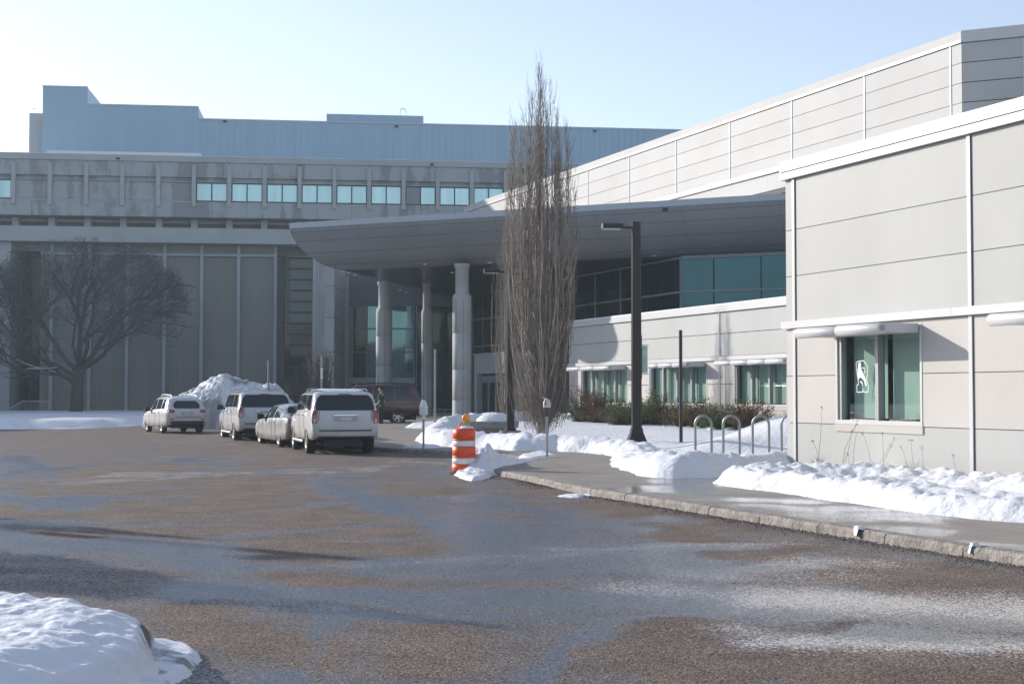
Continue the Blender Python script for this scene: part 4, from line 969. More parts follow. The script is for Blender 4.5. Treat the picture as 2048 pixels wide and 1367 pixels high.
def make_car(name, label, spec, loc, rotz, group=None):
    st, lean, L = spec['st'], spec['lean'], spec['L']; car = Car(st, lean, L); pm = spec['paint']
    root = thing(name, label, spec['cat'], loc, rotz, group)
    b = MB(); ysn = sorted(set([i * L / 60 for i in range(61)] + [.02, .06, .1]))
    rows = []
    for y in ysn:
        h = car.half(y); ring = [car.P(y, -w, z) for w, z in h] + [car.P(y, w, z) for w, z in h[:-1][::-1]]; rows.append(ring)
    n = len(rows[0]); b.grid(rows, pm, True); 
    for i in range(len(rows) - 1): b.quad([rows[i][0], rows[i + 1][0], rows[i + 1][-1], rows[i][-1]], PLAST)
    # rear and front closing surfaces with a slight bulge
    def cap(ring, sgn):
        hN = len(ring) // 2; g = []
        for i in range(hN + 1):
            a, c = ring[i], ring[-1 - i] if i < hN else ring[i]
            g.append([a + (c - a) * k / 8 + Vector((0, -sgn * .07 * (1 - (2 * k / 8 - 1) ** 2), 0)) if i < hN else a for k in range(9)])
        b.grid(g if sgn > 0 else [r[::-1] for r in g], pm, True)
    cap(rows[0], 1); cap(rows[-1], -1)
    body = b.build('body', root)
    bm = bmesh.new(); bm.from_mesh(body.data); bmesh.ops.remove_doubles(bm, verts=bm.verts, dist=.0015); bmesh.ops.recalc_face_normals(bm, faces=bm.faces); bm.to_mesh(body.data); bm.free()
    # wheel arches cut out of the body
    R_ = spec['wr']; ax = spec['axles']; c = MB(); wmax = max(q[5] for q in st)
    for y in ax:
        for sx in (-1, 1): c.tube([(sx * (wmax - .42), y, R_ + .02), (sx * (wmax + .3), y, R_ + .02)], R_ + .085, PLAST, 32, True)
    cut = c.build('cutter')
    cut_bm = bmesh.new(); cut_bm.from_mesh(cut.data); bmesh.ops.recalc_face_normals(cut_bm, faces=cut_bm.faces); cut_bm.to_mesh(cut.data); cut_bm.free()
    md = body.modifiers.new('c', 'BOOLEAN'); md.object = cut; md.operation = 'DIFFERENCE'; md.solver = 'EXACT'
    try: md.material_mode = 'TRANSFER'
    except Exception: pass
    bpy.context.view_layer.update(); dg = bpy.context.evaluated_depsgraph_get(); me = bpy.data.meshes.new_from_object(body.evaluated_get(dg))
    body.modifiers.clear(); body.data = me; bpy.data.objects.remove(cut)
    # rear glass, lamps, plate
    def rpatch(u0, u1, z0, z1, off, m, name, parent=root, label=None, nu=10, nz=5, chamf=0.0, thick=.02):
        g = []; 
        for j in range(nz + 1):
            z = z0 + (z1 - z0) * j / nz; c_ = chamf * (abs(2 * j / nz - 1) ** 3)
            g.append([car.rear(u0 + c_ + (u1 - u0 - 2 * c_) * i / nu, z, off) for i in range(nu + 1)])
        mb = MB(); mb.grid(g, m, True)
        bk = [[p + Vector((0, thick, 0)) for p in r] for r in g]
        for r in (0, -1):
            for i in range(nu): mb.quad([g[r][i], g[r][i + 1], bk[r][i + 1], bk[r][i]], m)
        for c2 in (0, -1):
            for j in range(nz): mb.quad([g[j][c2], g[j + 1][c2], bk[j + 1][c2], bk[j][c2]], m)
        return mb.build(name, parent, label)
    for q in spec['rear']: rpatch(*q[:7], **(q[7] if len(q) > 7 else {}))
    # side glass
    for (y0, y1, q0, q1, slant0, slant1) in spec['glass']:
        for sgn in (-1, 1):
            g = []
            for j in range(5):
                q = q0 + (q1 - q0) * j / 4; row = []
                for i in range(7):
                    y = y0 + slant0 * j / 4 + (y1 + slant1 * j / 4 - y0 - slant0 * j / 4) * i / 6
                    h = car.half(y); k = int(q); t = q - k; w = h[k][0] + (h[k + 1][0] - h[k][0]) * t; z = h[k][1] + (h[k + 1][1] - h[k][1]) * t
                    row.append(car.P(y, sgn * (w + .008), z))
                g.append(row)
            mb = MB(); mb.grid(g, GL_CAR, True)
            bk = [[p - Vector((sgn * .02, 0, 0)) for p in r] for r in g]
            for r in (0, -1):
                for i in range(6): mb.quad([g[r][i], g[r][i + 1], bk[r][i + 1], bk[r][i]], GL_CAR)
            mb.build('side_window', root)
    # windscreen
    y0, y1 = spec['screen']
    g = []
    for j in range(7):
        y = y0 + (y1 - y0) * j / 6; _, zb, zl, zt, wb, wl, wt = car.sec(y)
        g.append([Vector(((wt - .12) * (2 * i / 8 - 1), y, zt + .028 - .006 * abs(2 * i / 8 - 1))) for i in range(9)])
    MB().grid(g, GL_CAR, True).build('windscreen', root)
    if 'rearscreen' in spec:
        y0, y1 = spec['rearscreen']; g = []
        for j in range(7):
            y = y0 + (y1 - y0) * j / 6; _, zb, zl, zt, wb, wl, wt = car.sec(y)
            g.append([Vector(((wt - .13) * (2 * i / 8 - 1), y, zt + .03 - .008 * abs(2 * i / 8 - 1))) for i in range(9)])
        MB().grid(g, GL_CAR, True).build('rear_window', root)
    # door gaps, handles, mirrors, wheels, roof rails
    dgm = MB()
    for y in spec['doors']:
        for sgn in (-1, 1):
            pts = []
            for q in np.linspace(1.2, 5, 9):
                h = car.half(y); k = int(min(q, 11)); t = q - k; pts.append(car.P(y, sgn * (h[k][0] + (h[k + 1][0] - h[k][0]) * t + .002), h[k][1] + (h[k + 1][1] - h[k][1]) * t))
            dgm.tube(pts, .006, PLAST, 4)
    dgm.build('door_gap', root)
    hd = MB()
    for y in spec['handles']:
        for sgn in (-1, 1):
            w, z = car.half(y)[4]; hd.tube([(sgn * (w + .01), y - .09, z - .06), (sgn * (w + .045), y - .07, z - .06), (sgn * (w + .045), y + .07, z - .06), (sgn * (w + .01), y + .09, z - .06)], .016, spec.get('hm', CHROME), 6)
    hd.build('handle', root)
    for sgn in (-1, 1):
        y = spec['mirror']; w, z = car.half(y)[5]; mm = MB(); z += .08
        mm.grid([[(sgn * (w + .05 + .24 * a), y + .03 - .09 * (bq > 2) + .06 * sin(pi * a), z + .09 * cos(bq * 2 * pi / 6) * (1 - .25 * a)) if False else (sgn * (w + .04 + .24 * a), y + .07 * sin(2 * pi * bq / 10) * (1 if 0 < a < 1 else .6), z + .10 * cos(2 * pi * bq / 10) * (1 if 0 < a < 1 else .6)) for bq in range(10)] for a in (0, .15, .5, .85, 1)], spec.get('mm', PLAST), True, True)
        mm.quad([(sgn * (w + .04 + .24), y + .042 * sin(2 * pi * bq / 10), z + .06 * cos(2 * pi * bq / 10)) for bq in range(10)], spec.get('mm', PLAST)); mm.tube([(sgn * (w - .05), y, z - .06), (sgn * (w + .1), y, z - .03)], .03, PLAST, 6)
        mm.build('wing_mirror', root)
    Wt = spec['ww']
    for y in ax:
        for sgn in (-1, 1):
            xo = sgn * (wmax - .005); s = -sgn
            t = MB(); pr = [(R_ * .60, 0.03), (R_ * .66, .0), (R_ * .90, -.0), (R_ * .985, .03), (R_, .07), (R_, Wt - .07), (R_ * .97, Wt - .02), (R_ * .6, Wt)]
            t.grid([[(xo + s * d, y + r * cos(2 * pi * k / 36), R_ + r * sin(2 * pi * k / 36)) for k in range(36)] for r, d in pr], RUBBER, True, True)
            w = t.build('wheel', root)
            r = MB(); rr = R_ * .61
            r.grid([[(xo + s * d, y + q * cos(2 * pi * k / 32), R_ + q * sin(2 * pi * k / 32)) for k in range(32)] for q, d in ((rr, .02), (rr * .93, .03), (rr * .9, .10), (rr * .3, .12), (.005, .12))], PLAST, True, True)
            r.grid([[(xo + s * d, y + q * cos(2 * pi * k / 32), R_ + q * sin(2 * pi * k / 32)) for k in range(32)] for q, d in ((rr * 1.01, .015), (rr * .9, .02), (rr * .89, .05))], ALLOY, True, True)
            for k in range(spec.get('spokes', 5)):
                a = 2 * pi * k / spec.get('spokes', 5) + .3; cu, su = cos(a), sin(a); wd = spec.get('spw', .17) * rr
                def pq(rad, tt, d): return (xo + s * d, y + cu * rad - su * tt, R_ + su * rad + cu * tt)
                P0 = [pq(rr * .15, -wd, .035), pq(rr * .15, wd, .035), pq(rr * .93, wd * .75, .028), pq(rr * .93, -wd * .75, .028)]
                P1 = [pq(rr * .15, -wd, .09), pq(rr * .15, wd, .09), pq(rr * .93, wd * .75, .07), pq(rr * .93, -wd * .75, .07)]
                r.quad(P0, ALLOY)
                for i in range(4): r.quad([P0[i], P0[(i + 1) % 4], P1[(i + 1) % 4], P1[i]], ALLOY)
            r.tube([(xo + s * .03, y, R_), (xo + s * .09, y, R_)], rr * .24, ALLOY, 14)
            r.build('rim', w)
    if spec.get('rails'):
        y0, y1 = spec['rails']; 
        for sgn in (-1, 1):
            m = MB(); pts = []
            for k in range(9):
                y = y0 + (y1 - y0) * k / 8; _, zb, zl, zt, wb, wl, wt = car.sec(y); pts.append((sgn * (wt - .13), y, zt + (.065 if 0 < k < 8 else .01)))
            m.tube(pts, .022, spec.get('rm', CHROME), 6); m.build('roof_rail', root)
    if spec.get('roofsnow'):
        m = MB(); y0, y1 = spec['roofsnow']; g = []
        for j in range(20):
            y = y0 + (y1 - y0) * j / 19; _, zb, zl, zt, wb, wl, wt = car.sec(y)
            g.append([Vector(((wt - .17) * (2 * i / 14 - 1), y, zt + .012 + (.035 + .03 * float(fbm(np.array(i * .6), np.array(j * .5), 3, 3))) * (0 < i < 14) * (0 < j < 19))) for i in range(15)])
        m.grid(g, SNOW, True).build('roof_snow', root)
    if spec.get('board'):
        for sgn in (-1, 1):
            m = MB(); a, bq = ax[0] + R_ + .15, ax[1] - R_ - .15; m.tube([(sgn * (wmax + .0), a, .36), (sgn * (wmax + .04), a + .08, .36), (sgn * (wmax + .04), bq - .08, .36), (sgn * wmax, bq, .36)], .05, ALLOY, 8); m.build('running_board', root)
    ub = MB(); ub.box(-wmax + .45, wmax - .45, .25, L - .3, .24, .5, PLAST); ub.tube([(-wmax + .2, ax[0], R_), (wmax - .2, ax[0], R_)], .07, PLAST, 8); ub.tube([(-wmax + .2, ax[1], R_), (wmax - .2, ax[1], R_)], .06, PLAST, 8); ub.build('chassis', root)
    for sgn in (-1, 1):
        h = MB(); y = L - .25; w, z = car.half(L - .3)[4]; h.box(sgn * (w - .35), sgn * (w - .02), L - .32, L - .02, z - .2, z - .03, LAMPC); h.build('headlight', root)
    return root, car, rpatch

def lean_suv(z):
    return float(np.interp(z, [.3, .5, .75, .80, 1.2, 1.80, 1.95], [.05, -.05, -.06, .03, .05, .30, .40]))
PLATE = mat('number_plate', (.55, .55, .52), .5, 0, .06, 20)
TG = mat('tailgate_seam', (.03, .03, .035), .5)
BIG = dict(cat='sport utility vehicle', L=5.65, paint=P_WHITE, lean=lean_suv, wr=.405, ww=.29, axles=(1.25, 4.55), spokes=6,
    st=[(0, .50, 1.27, 1.80, .93, .985, .82), (.12, .46, 1.28, 1.86, .97, 1.005, .85), (.7, .40, 1.28, 1.88, .98, 1.015, .87), (2.6, .38, 1.27, 1.89, .98, 1.02, .87), (3.55, .38, 1.25, 1.86, .98, 1.02, .84), (4.25, .34, 1.16, 1.26, .98, 1.01, .92), (4.5, .36, 1.14, 1.2, .98, 1.0, .90), (5.35, .40, 1.02, 1.08, .95, .97, .84), (5.62, .45, .88, .92, .86, .88, .74), (5.65, .5, .8, .84, .84, .85, .7)],
    glass=[(.42, 1.55, 5.25, 8.6, .12, -.03), (1.66, 2.66, 5.25, 8.6, 0, 0), (2.76, 3.92, 5.25, 8.6, 0, -.42)], screen=(3.58, 4.2), doors=(1.62, 2.71, 3.98), handles=(1.95, 3.0), mirror=3.92, rails=(.5, 3.3), board=True,
    rear=[(-.95, .95, 1.31, 1.75, .012, GL_CAR, 'rear_window', dict(chamf=.03)), (-.80, .80, .70, .735, .012, TG, 'tailgate_gap'), (-.805, -.79, .72, 1.29, .008, TG, 'tailgate_gap'), (.79, .805, .72, 1.29, .008, TG, 'tailgate_gap'),
          (-1.0, -.85, .90, 1.30, .02, LAMPR, 'tail_lamp', dict(thick=.1)), (.85, 1.0, .90, 1.30, .02, LAMPR, 'tail_lamp', dict(thick=.1)), (-.95, -.885, .95, 1.05, .026, LAMPC, 'reversing_lamp'), (.885, .95, .95, 1.05, .026, LAMPC, 'reversing_lamp'),
          (-.36, .36, .99, 1.14, .02, mat('plate_recess', (.42, .40, .36), .4), 'plate_recess'), (-.17, .17, 1.0, 1.11, .035, PLATE, 'number_plate'), (-.36, .36, 1.15, 1.175, .035, CHROME, 'trim_bar'), (-.1, .1, .90, .925, .02, TG, 'badge'), (-.28, .28, 1.775, 1.80, .02, mat('brake_lamp', (.12, .10, .12), .3), 'brake_lamp'),
          (-.93, .93, .50, .55, .03, PLAST, 'bumper_valance'), (-.9, .9, 1.752, 1.766, .02, TG, 'spoiler_edge') ])
def pz_at(px, py): return G(px, py, 0)
HEAD = math.atan2(.375, .927)            # vehicles head along the kerb line, away from the camera
def car_pos(px_rear_left, py, wmax, yaw, y_ax=0.0):
    p = G(px_rear_left, py, 0); return p + Vector((cos(yaw), sin(yaw), 0)) * wmax
# nearest white one: left rear tyre foot seen at 619, 906; axle 1.25 m ahead of the rear face
def place(px, py, spec, yaw):
    g = G(px, py, 0); wmax = max(q[5] for q in spec['st']); f = Vector((-sin(yaw), cos(yaw), 0)); r = Vector((cos(yaw), sin(yaw), 0))
    return g + r * (wmax - spec['ww'] / 2) - f * (spec['axles'][0] - .05)
YW = R(15.5)
s1 = dict(BIG); s1['roofsnow'] = (.75, 3.3)
make_car('parked_car', 'large white sport utility vehicle nearest the camera with its whole tailgate in view', s1, place(621, 906, BIG, YW), YW, 'cars parked in a row along the kerb')
s2 = dict(BIG); s2['paint'] = P_WHITE2
make_car('parked_car', 'second large white sport utility vehicle parked ahead of the silver saloon', s2, place(474, 884, BIG, R(19)), R(19), 'cars parked in a row along the kerb')
def lean_s(z): return float(np.interp(z, [.2, .45, .7, .74, 1.0, 1.08, 1.5], [.08, .0, -.04, .0, .02, .08, .1]))
SED = dict(cat='car', L=4.82, paint=P_SILV, lean=lean_s, wr=.335, ww=.22, axles=(1.05, 3.86), spokes=5, hm=CHROME, mm=PLAST,
    st=[(0, .34, .98, 1.03, .82, .85, .72), (.12, .28, 1.0, 1.06, .88, .89, .76), (.55, .24, 1.0, 1.09, .90, .91, .74), (.68, .23, .99, 1.12, .90, .915, .70), (1.35, .2, .97, 1.38, .90, .92, .62), (2.0, .2, .95, 1.455, .90, .92, .63), (2.7, .2, .94, 1.45, .90, .92, .63), (3.65, .2, .93, 1.02, .90, .915, .76), (3.9, .22, .9, .97, .90, .91, .76), (4.55, .26, .78, .84, .87, .88, .70), (4.78, .3, .62, .66, .76, .78, .6), (4.82, .34, .56, .6, .7, .72, .55)],
    glass=[(1.0, 1.85, 5.25, 8.7, .28, 0), (1.95, 3.2, 5.25, 8.7, 0, -.5)], screen=(2.8, 3.6), rearscreen=(.70, 1.42), doors=(1.45, 2.0, 3.25), handles=(1.7, 2.3), mirror=3.1,
    rear=[(-1.0, -.52, .80, .95, .014, LAMPR, 'tail_lamp', dict(thick=.12)), (.52, 1.0, .80, .95, .014, LAMPR, 'tail_lamp', dict(thick=.12)), (-.9, .9, .34, .62, .012, mat('bumper_dark', (.05, .055, .06), .5), 'bumper_lower'), (-.24, .24, .64, .77, .02, PLATE, 'number_plate'), (-.78, -.5, .5, .53, .02, LAMPR, 'reflector'), (-.5, .5, .86, .88, .02, CHROME, 'trim_bar')])
make_car('parked_car', 'dusty silver saloon car between the two large white vehicles', SED, place(563, 894, SED, R(23)), R(23), 'cars parked in a row along the kerb')
def lean_c(z): return float(np.interp(z, [.3, .45, .75, .8, 1.0, 1.15, 1.62, 1.8], [.08, .0, -.03, .03, .0, .08, .38, .5]))
CMP = dict(cat='car', L=4.65, paint=P_WHITE2, lean=lean_c, wr=.36, ww=.23, axles=(.98, 3.68), spokes=5,
    st=[(0, .40, 1.05, 1.57, .84, .87, .62), (.14, .34, 1.07, 1.62, .90, .93, .68), (.6, .28, 1.07, 1.67, .93, .945, .70), (1.8, .26, 1.05, 1.70, .93, .945, .72), (2.5, .26, 1.02, 1.67, .93, .945, .71), (3.35, .26, .99, 1.10, .93, .94, .82), (3.6, .28, .96, 1.05, .93, .94, .80), (4.3, .3, .86, .92, .9, .91, .74), (4.6, .34, .7, .76, .8, .82, .65), (4.65, .38, .65, .7, .76, .78, .6)],
    glass=[(.50, 1.08, 5.3, 8.3, .10, -.05), (1.18, 2.0, 5.3, 8.5, 0, 0), (2.1, 3.0, 5.3, 8.5, 0, -.4)], screen=(2.55, 3.3), doors=(1.2, 2.05, 3.1), handles=(1.45, 2.3), mirror=3.0, rails=(.5, 2.4), rm=mat('rail_silver', (.6, .6, .6), .3, .6), hm=CHROME,
    rear=[(-.80, .80, 1.14, 1.48, .012, GL_CAR, 'rear_window', dict(chamf=.14)), (-1.0, -.66, .95, 1.08, .016, LAMPR, 'tail_lamp', dict(chamf=.05, thick=.1)), (.66, 1.0, .95, 1.08, .016, LAMPR, 'tail_lamp', dict(chamf=.05, thick=.1)), (-.9, .9, .38, .57, .018, PLAST, 'bumper_lower'),
          (-.30, .30, .86, .99, .012, mat('plate_recess', (.42, .40, .36), .4), 'plate_recess'), (-.17, .17, .87, .98, .02, PLATE, 'number_plate'), (-.62, .72, .745, .76, .014, TG, 'tailgate_gap'), (-.88, -.70, .64, .68, .02, LAMPR, 'reflector'), (.70, .88, .64, .68, .02, LAMPR, 'reflector')])
make_car('parked_car', 'small white sport utility vehicle furthest left with an oval rear window', CMP, place(327, 866, CMP, R(28)), R(28), 'cars parked in a row along the kerb')
s3 = dict(BIG); s3['paint'] = P_RED; s3['L'] = 5.2
def shift(v): return v - .45
s3['st'] = [(q[0] if q[0] < 1 else q[0] - .45,) + q[1:] for q in BIG['st']]; s3['glass'] = [(.42, 1.25, 5.25, 8.6, .12, -.03), (1.33, 2.25, 5.25, 8.6, 0, 0), (2.35, 3.47, 5.25, 8.6, 0, -.42)]
s3['screen'] = (3.13, 3.75); s3['doors'] = (1.29, 2.3, 3.5); s3['handles'] = (1.6, 2.6); s3['mirror'] = 3.45; s3['axles'] = (1.12, 4.05); s3['hm'] = PLAST; s3['rails'] = (.5, 2.9); s3['rm'] = PLAST; s3['board'] = False; s3['wr'] = .40
s3['rear'] = [q for q in BIG['rear'] if 'trim' not in q[6]]
yr = R(97); fx = Vector((-sin(yr), cos(yr), 0)); rx = Vector((cos(yr), sin(yr), 0)); wp = at(798, 849, 66.5); wp.z = gz(wp.x, wp.y)
o3 = wp + rx * 0.87 - fx * 1.07; o3.z = gz(o3.x, o3.y) + .01
make_car('parked_car', 'dark maroon sport utility vehicle standing sideways under the canopy', s3, o3, yr)
# ------------------------------------------------------------------ street furniture
def arm_lamp(name, label, px, py, H, Y, base_r, group='street lamps with a single flat head', base=True, tr=0.0, lean=0.0):
    p = at(px, py, Y); z0 = gz(p.x, Y) + PAV_H; t = thing(name, label, 'street lamp', (p.x, Y, z0), R(5), group)
    m = MB(); w = .135; wt = .12
    def sq(z, h): return [(-h, -h, z), (h, -h, z), (h, h, z), (-h, h, z)]
    m.grid([sq(.32, w), sq(H, wt)], DARKM, False, True); m.quad(sq(H, wt), DARKM); m.build('pole', t, bevel=.035)
    m = MB(); s = base_r; m.box(-s, s, -s, s, -.2, .32, CONC_D); m.build('concrete_base', t, bevel=.02)
    m = MB()
    if base: m.grid([sq(.322, .25), sq(.36, .25), sq(.60, .165), sq(.70, .15), sq(.73, .14)], DARKM, False, True)
    else: m.grid([sq(.322, .2), sq(.345, .2)], DARKM, False, True); m.quad(sq(.345, .2), DARKM); [m.tube([(a, b, .34), (a, b, .40)], .022, STEEL, 6) for a in (-.17, .17) for b in (-.17, .17)]
    m.build('base_cover', t)
    m = MB(); m.box(-.42, -wt, -.035, .035, H - .19, H - .12, DARKM); m.build('arm', t)
    m = MB(); zl = H - .21
    m.grid([[(x, y, z) for y, z in ((-.17, zl + .02), (-.17, zl + .13), (-.10, zl + .17), (.10, zl + .17), (.17, zl + .13), (.17, zl + .02))] for x in (-.95, -.38)], DARKM, False, True)
    m.quad([(-.95, -.17, zl + .02), (-.95, -.17, zl + .13), (-.95, -.10, zl + .17), (-.95, .10, zl + .17), (-.95, .17, zl + .13), (-.95, .17, zl + .02)], mat('lamp_end_plate', (.30, .31, .33), .3, .5))
    m.quad([(-.38, -.17, zl + .02), (-.38, .17, zl + .02), (-.38, .17, zl + .13), (-.38, -.17, zl + .13)], DARKM)
    h = m.build('lamp_head', t); MB().box(-.92, -.44, -.14, .14, zl + .005, zl + .019, mat('lamp_lens', (.45, .43, .40), .3)).build('lens', h)
    return t
l1 = arm_lamp('street_lamp', 'tall bronze street lamp by the bicycle racks carrying a small green banner', 1273, 800, 6.45, 39.5, .34)
b = MB(); b.tube([(.14, 0, 3.02), (.34, 0, 3.02)], .012, STEEL, 6); b.tube([(.14, 0, 2.22), (.34, 0, 2.22)], .012, STEEL, 6); bk_ = b.build('banner_bracket', l1)
b = MB(); b.quad([(.15, -.005, 2.25), (.31, -.03, 2.25), (.31, -.03, 3.0), (.15, -.005, 3.0)], mat('banner_green', (.38, .50, .43), .7, 0, .1, 4)); 
b.box(.12, .155, -.03, .02, 2.1, 3.3, mat('banner_rail', (.03, .08, .09), .5))
bn = b.build('banner', l1, 'narrow pale green banner lettered in white')
tc_ = bpy.data.curves.new('letter', 'FONT'); tc_.body = 'P'; tc_.size = .24; tc_.extrude = .003; tc_.align_x = 'CENTER'
to = bpy.data.objects.new('letter', tc_); COL.objects.link(to); to.parent = bn; to.location = (.235, -.026, 2.70); to.rotation_euler = (R(90), 0, R(-8.9)); tc_.materials.append(WH)
bpy.context.view_layer.update(); tm = bpy.data.meshes.new_from_object(to.evaluated_get(bpy.context.evaluated_depsgraph_get())); tm2 = bpy.data.objects.new('letter', tm); COL.objects.link(tm2); tm2.parent = bn; tm2.location = to.location; tm2.rotation_euler = to.rotation_euler; bpy.data.objects.remove(to); tm2.name = 'letter'
arm_lamp('street_lamp', 'shorter looking bronze street lamp beside the left edge of the poplar', 1021, 760, 6.1, 50.5, .36, base=False)
# lamp beyond the left picture edge whose shadow crosses the road
tip = Vector((-1.67, 15.6, 0)); hh = 6.5; bp_ = tip - Vector((S.x, S.y, 0)).normalized() * -1 * 0 - Vector((-S.x, -S.y, 0)).normalized() * (hh / tan(R(SUN_EL)))
t = arm_lamp('street_lamp', 'bronze street lamp standing beyond the left picture edge', 1024, 787, hh, 26, .3, None); t.location = (bp_.x, bp_.y, 0)

def meter(px, py, py_top, hooded, label):
    p = G(px, py, .2); z0 = PAV_H; D = p.y; top = H_CAM + (787 - py_top) * D / F_PX
    t = thing('parking_meter', label, 'parking meter', (p.x, p.y, z0), 0, 'parking meters on the pavement')
    H = top - z0
    m = MB(); m.tube([(0, 0, -.1), (0, 0, H - .45)], .032, STEEL, 12); m.build('post', t)
    if hooded:
        m = MB(); g = []
        for z, w, d in ((H - .47, .10, .075), (H - .45, .125, .095), (H - .22, .125, .09), (H - .10, .09, .07), (H - .02, .05, .05), (H, .03, .03)): g.append([(x * w, y * d, z) for x, y in ((-1, -.5), (-.45, -1), (.45, -1), (1, -.5), (1, .5), (.45, 1), (-.45, 1), (-1, .5))])
        m.grid(g, mat('bag_white', (.66, .65, .63), .7, 0, .1, 12), False, True); m.quad(g[0][::-1], REFLW); m.quad(g[-1], REFLW); m.build('hood_bag', t, 'white out-of-service bag')
        MB().box(-.055, .055, -.05, .05, H - .60, H - .48, REFLW).build('collar', t)
    else:
        m = MB(); g = []
        for z, w, d in ((H - .50, .035, .035), (H - .48, .07, .06), (H - .30, .10, .075), (H - .27, .105, .08)): g.append([(w * cos(a), d * sin(a), z) for a in np.linspace(0, 2 * pi, 17)[:-1]])
        m.grid(g, mat('meter_grey', (.06, .065, .065), .5, .3), True, True); m.quad(g[0][::-1], DARKM); m.build('meter_body', t)
        m = MB(); g = []
        for z, w, d in ((H - .27, .098, .075), (H - .16, .10, .075), (H - .08, .075, .06), (H - .04, .03, .03)): g.append([(w * cos(a), d * sin(a), z) for a in np.linspace(0, 2 * pi, 17)[:-1]])
        m.grid(g, mat('meter_dome', (.50, .47, .44), .35), True, True); m.quad(g[-1], REFLW); o = m.build('meter_dome', t)
        MB().box(-.075, -.03, -.085, -.06, H - .20, H - .09, mat('sticker_red', (.42, .09, .09), .5)).build('sticker', o)
        m = MB(); m.quad([(-.15, -.03, H), (.0, -.06, H - .03), (.05, -.04, H - .06), (-.05, -.05, H - .07)], REFLW); m.quad([(-.15, -.025, H), (.0, -.055, H - .03), (.05, -.035, H - .06), (-.05, -.045, H - .07)][::-1], REFLW); m.build('paper_tag', t)
meter(847, 893, 799, True, 'parking meter covered by a white bag standing beside the driveway')
meter(1094, 909, 794, False, 'grey topped parking meter in front of the poplar trunk')

# striped channeliser drum with amber lamp
p = G(928, 948, 0); dr = thing('traffic_barrel', 'orange and white striped traffic barrel with a round amber lamp on top', 'traffic barrel', (p.x, p.y, .01))
m = MB(); prof = [(.36, 0), (.36, .04), (.268, .06)]; zs = [.06, .20, .36, .53, .69, .86, 1.0]
cols = ['O', 'W', 'O', 'W', 'O', 'W']; H0 = 1.04
def ringseg(z0, z1, r0, r1, mt, mb): mb.lathe([(r0 - .018, z0), (r0, z0 + .012), (r1, z1 - .012), (r1 - .018, z1)], mt, n=36, caps=False)
body = MB(); body.lathe([(.33, 0), (.33, .05), (.27, .06)], RUBBER, n=32); band = MB()
bounds = [(.05, .23, ORANGE), (.23, .36, REFLW), (.36, .41, ORANGE), (.41, .62, ORANGE), (.62, .745, REFLW), (.745, .79, ORANGE), (.79, 1.0, ORANGE)]
r_at = lambda z: .275 - .022 * z
for z0, z1, mt in bounds:
    ringseg(z0, z1, r_at(z0), r_at(z1), mt, band if mt is REFLW else body)
body.lathe([(r_at(1.0) - .02, 1.0), (r_at(1) - .04, 1.02), (.08, 1.03), (.0, 1.03)], ORANGE, n=32, caps=False)
body.build('body', dr); band.build('reflective_band', dr)
m = MB(); m.tube([(-.11, 0, 1.02), (-.10, 0, 1.10), (-.06, 0, 1.125), (.06, 0, 1.125), (.10, 0, 1.10), (.11, 0, 1.02)], .02, ORANGE, 8); m.build('handle', dr)
m = MB(); m.box(-.075 + .06, .075 + .06, -.05, .05, 1.03, 1.15, mat('lamp_housing', (.45, .40, .2), .5)); o = m.build('lamp_base', dr, bevel=.01)
m = MB()
rr = .10
m.grid([[(.05 + r * cos(a), y, 1.245 + r * sin(a)) for a in np.linspace(0, 2 * pi, 33)[:-1]] for r, y in ((.001, -.07), (.04, -.066), (.08, -.05), (rr, -.02), (rr, .02), (.08, .05), (.001, .07))], AMBER, True, True); m.build('amber_lamp', dr)
sn = MB(); sn.lathe([(.17, 1.02), (.14, 1.06), (.05, 1.075), (0, 1.077)], SNOW, (.06, -.03), 18, caps=False); sn.build('snow_cap', dr)

def pole(px, py_b, py_t, r, Y, m, label, cat='post', nm='post', sign=None, grp=None):
    p = at(px, py_b, Y); zt = at(px, py_t, Y).z; z0 = min(p.z, gz(p.x, Y) + .2)
    t = thing(nm, label, cat, (p.x, Y, z0), 0, grp)
    MB().tube([(0, 0, -.2), (0, 0, zt - z0)], r, m, 10).build('post', t)
    if sign:
        a = at(px, sign[0], Y).z - z0; b = at(px, sign[1], Y).z - z0; MB().box(-.05, .05, -.06, -.035, b, a, REFLW).build('sign_panel', t)
    return t
pole(1362, 884, 660, .058, 45.5, mat('post_black', (.015, .015, .015), .5), 'plain black square-cut post in the snow before the middle windows', nm='metal_post')
pole(870, 868, 698, .045, 56, STEEL, 'bare galvanised sign pole between the bagged meter and the nearest column', 'sign pole', 'sign_pole', grp='sign poles seen edge on')
pole(643, 850, 712, .04, 62, STEEL, 'sign pole seen edge-on above the roof of the nearest white vehicle', 'sign pole', 'sign_pole', (735, 757), grp='sign poles seen edge on')
pole(536, 850, 720, .045, 70, STEEL, 'slim pale sign pole rising behind the second white vehicle and the snow pile', 'sign pole', 'sign_pole', grp='sign poles seen edge on')

# bicycle hoops
def hoop(px, label):
    Y = 34.6; p = at(px, 917, Y); t = thing('bicycle_rack', label, 'bicycle rack', (p.x, Y, .3), R(-25), 'hoop bicycle racks standing in snow')
    w, H = .205, 1.0; pts = [(-w, 0, -.25), (-w, 0, H - w - .05)] + [(-w * cos(a), 0, H - w - .05 + (w + .02) * sin(a)) for a in np.linspace(.2, pi - .2, 12)] + [(w, 0, H - w - .05), (w, 0, -.25)]
    MB().tube(pts, .032, STEEL, 12).build('hoop', t); return t
hoop(1407, 'grey steel hoop bicycle rack, the first from the lamp post')
hoop(1463, 'grey steel hoop bicycle rack, second from the lamp post')
hoop(1522, 'grey steel hoop bicycle rack, third from the lamp post')
hoop(1580, 'grey steel hoop bicycle rack half hidden by the near wall corner')

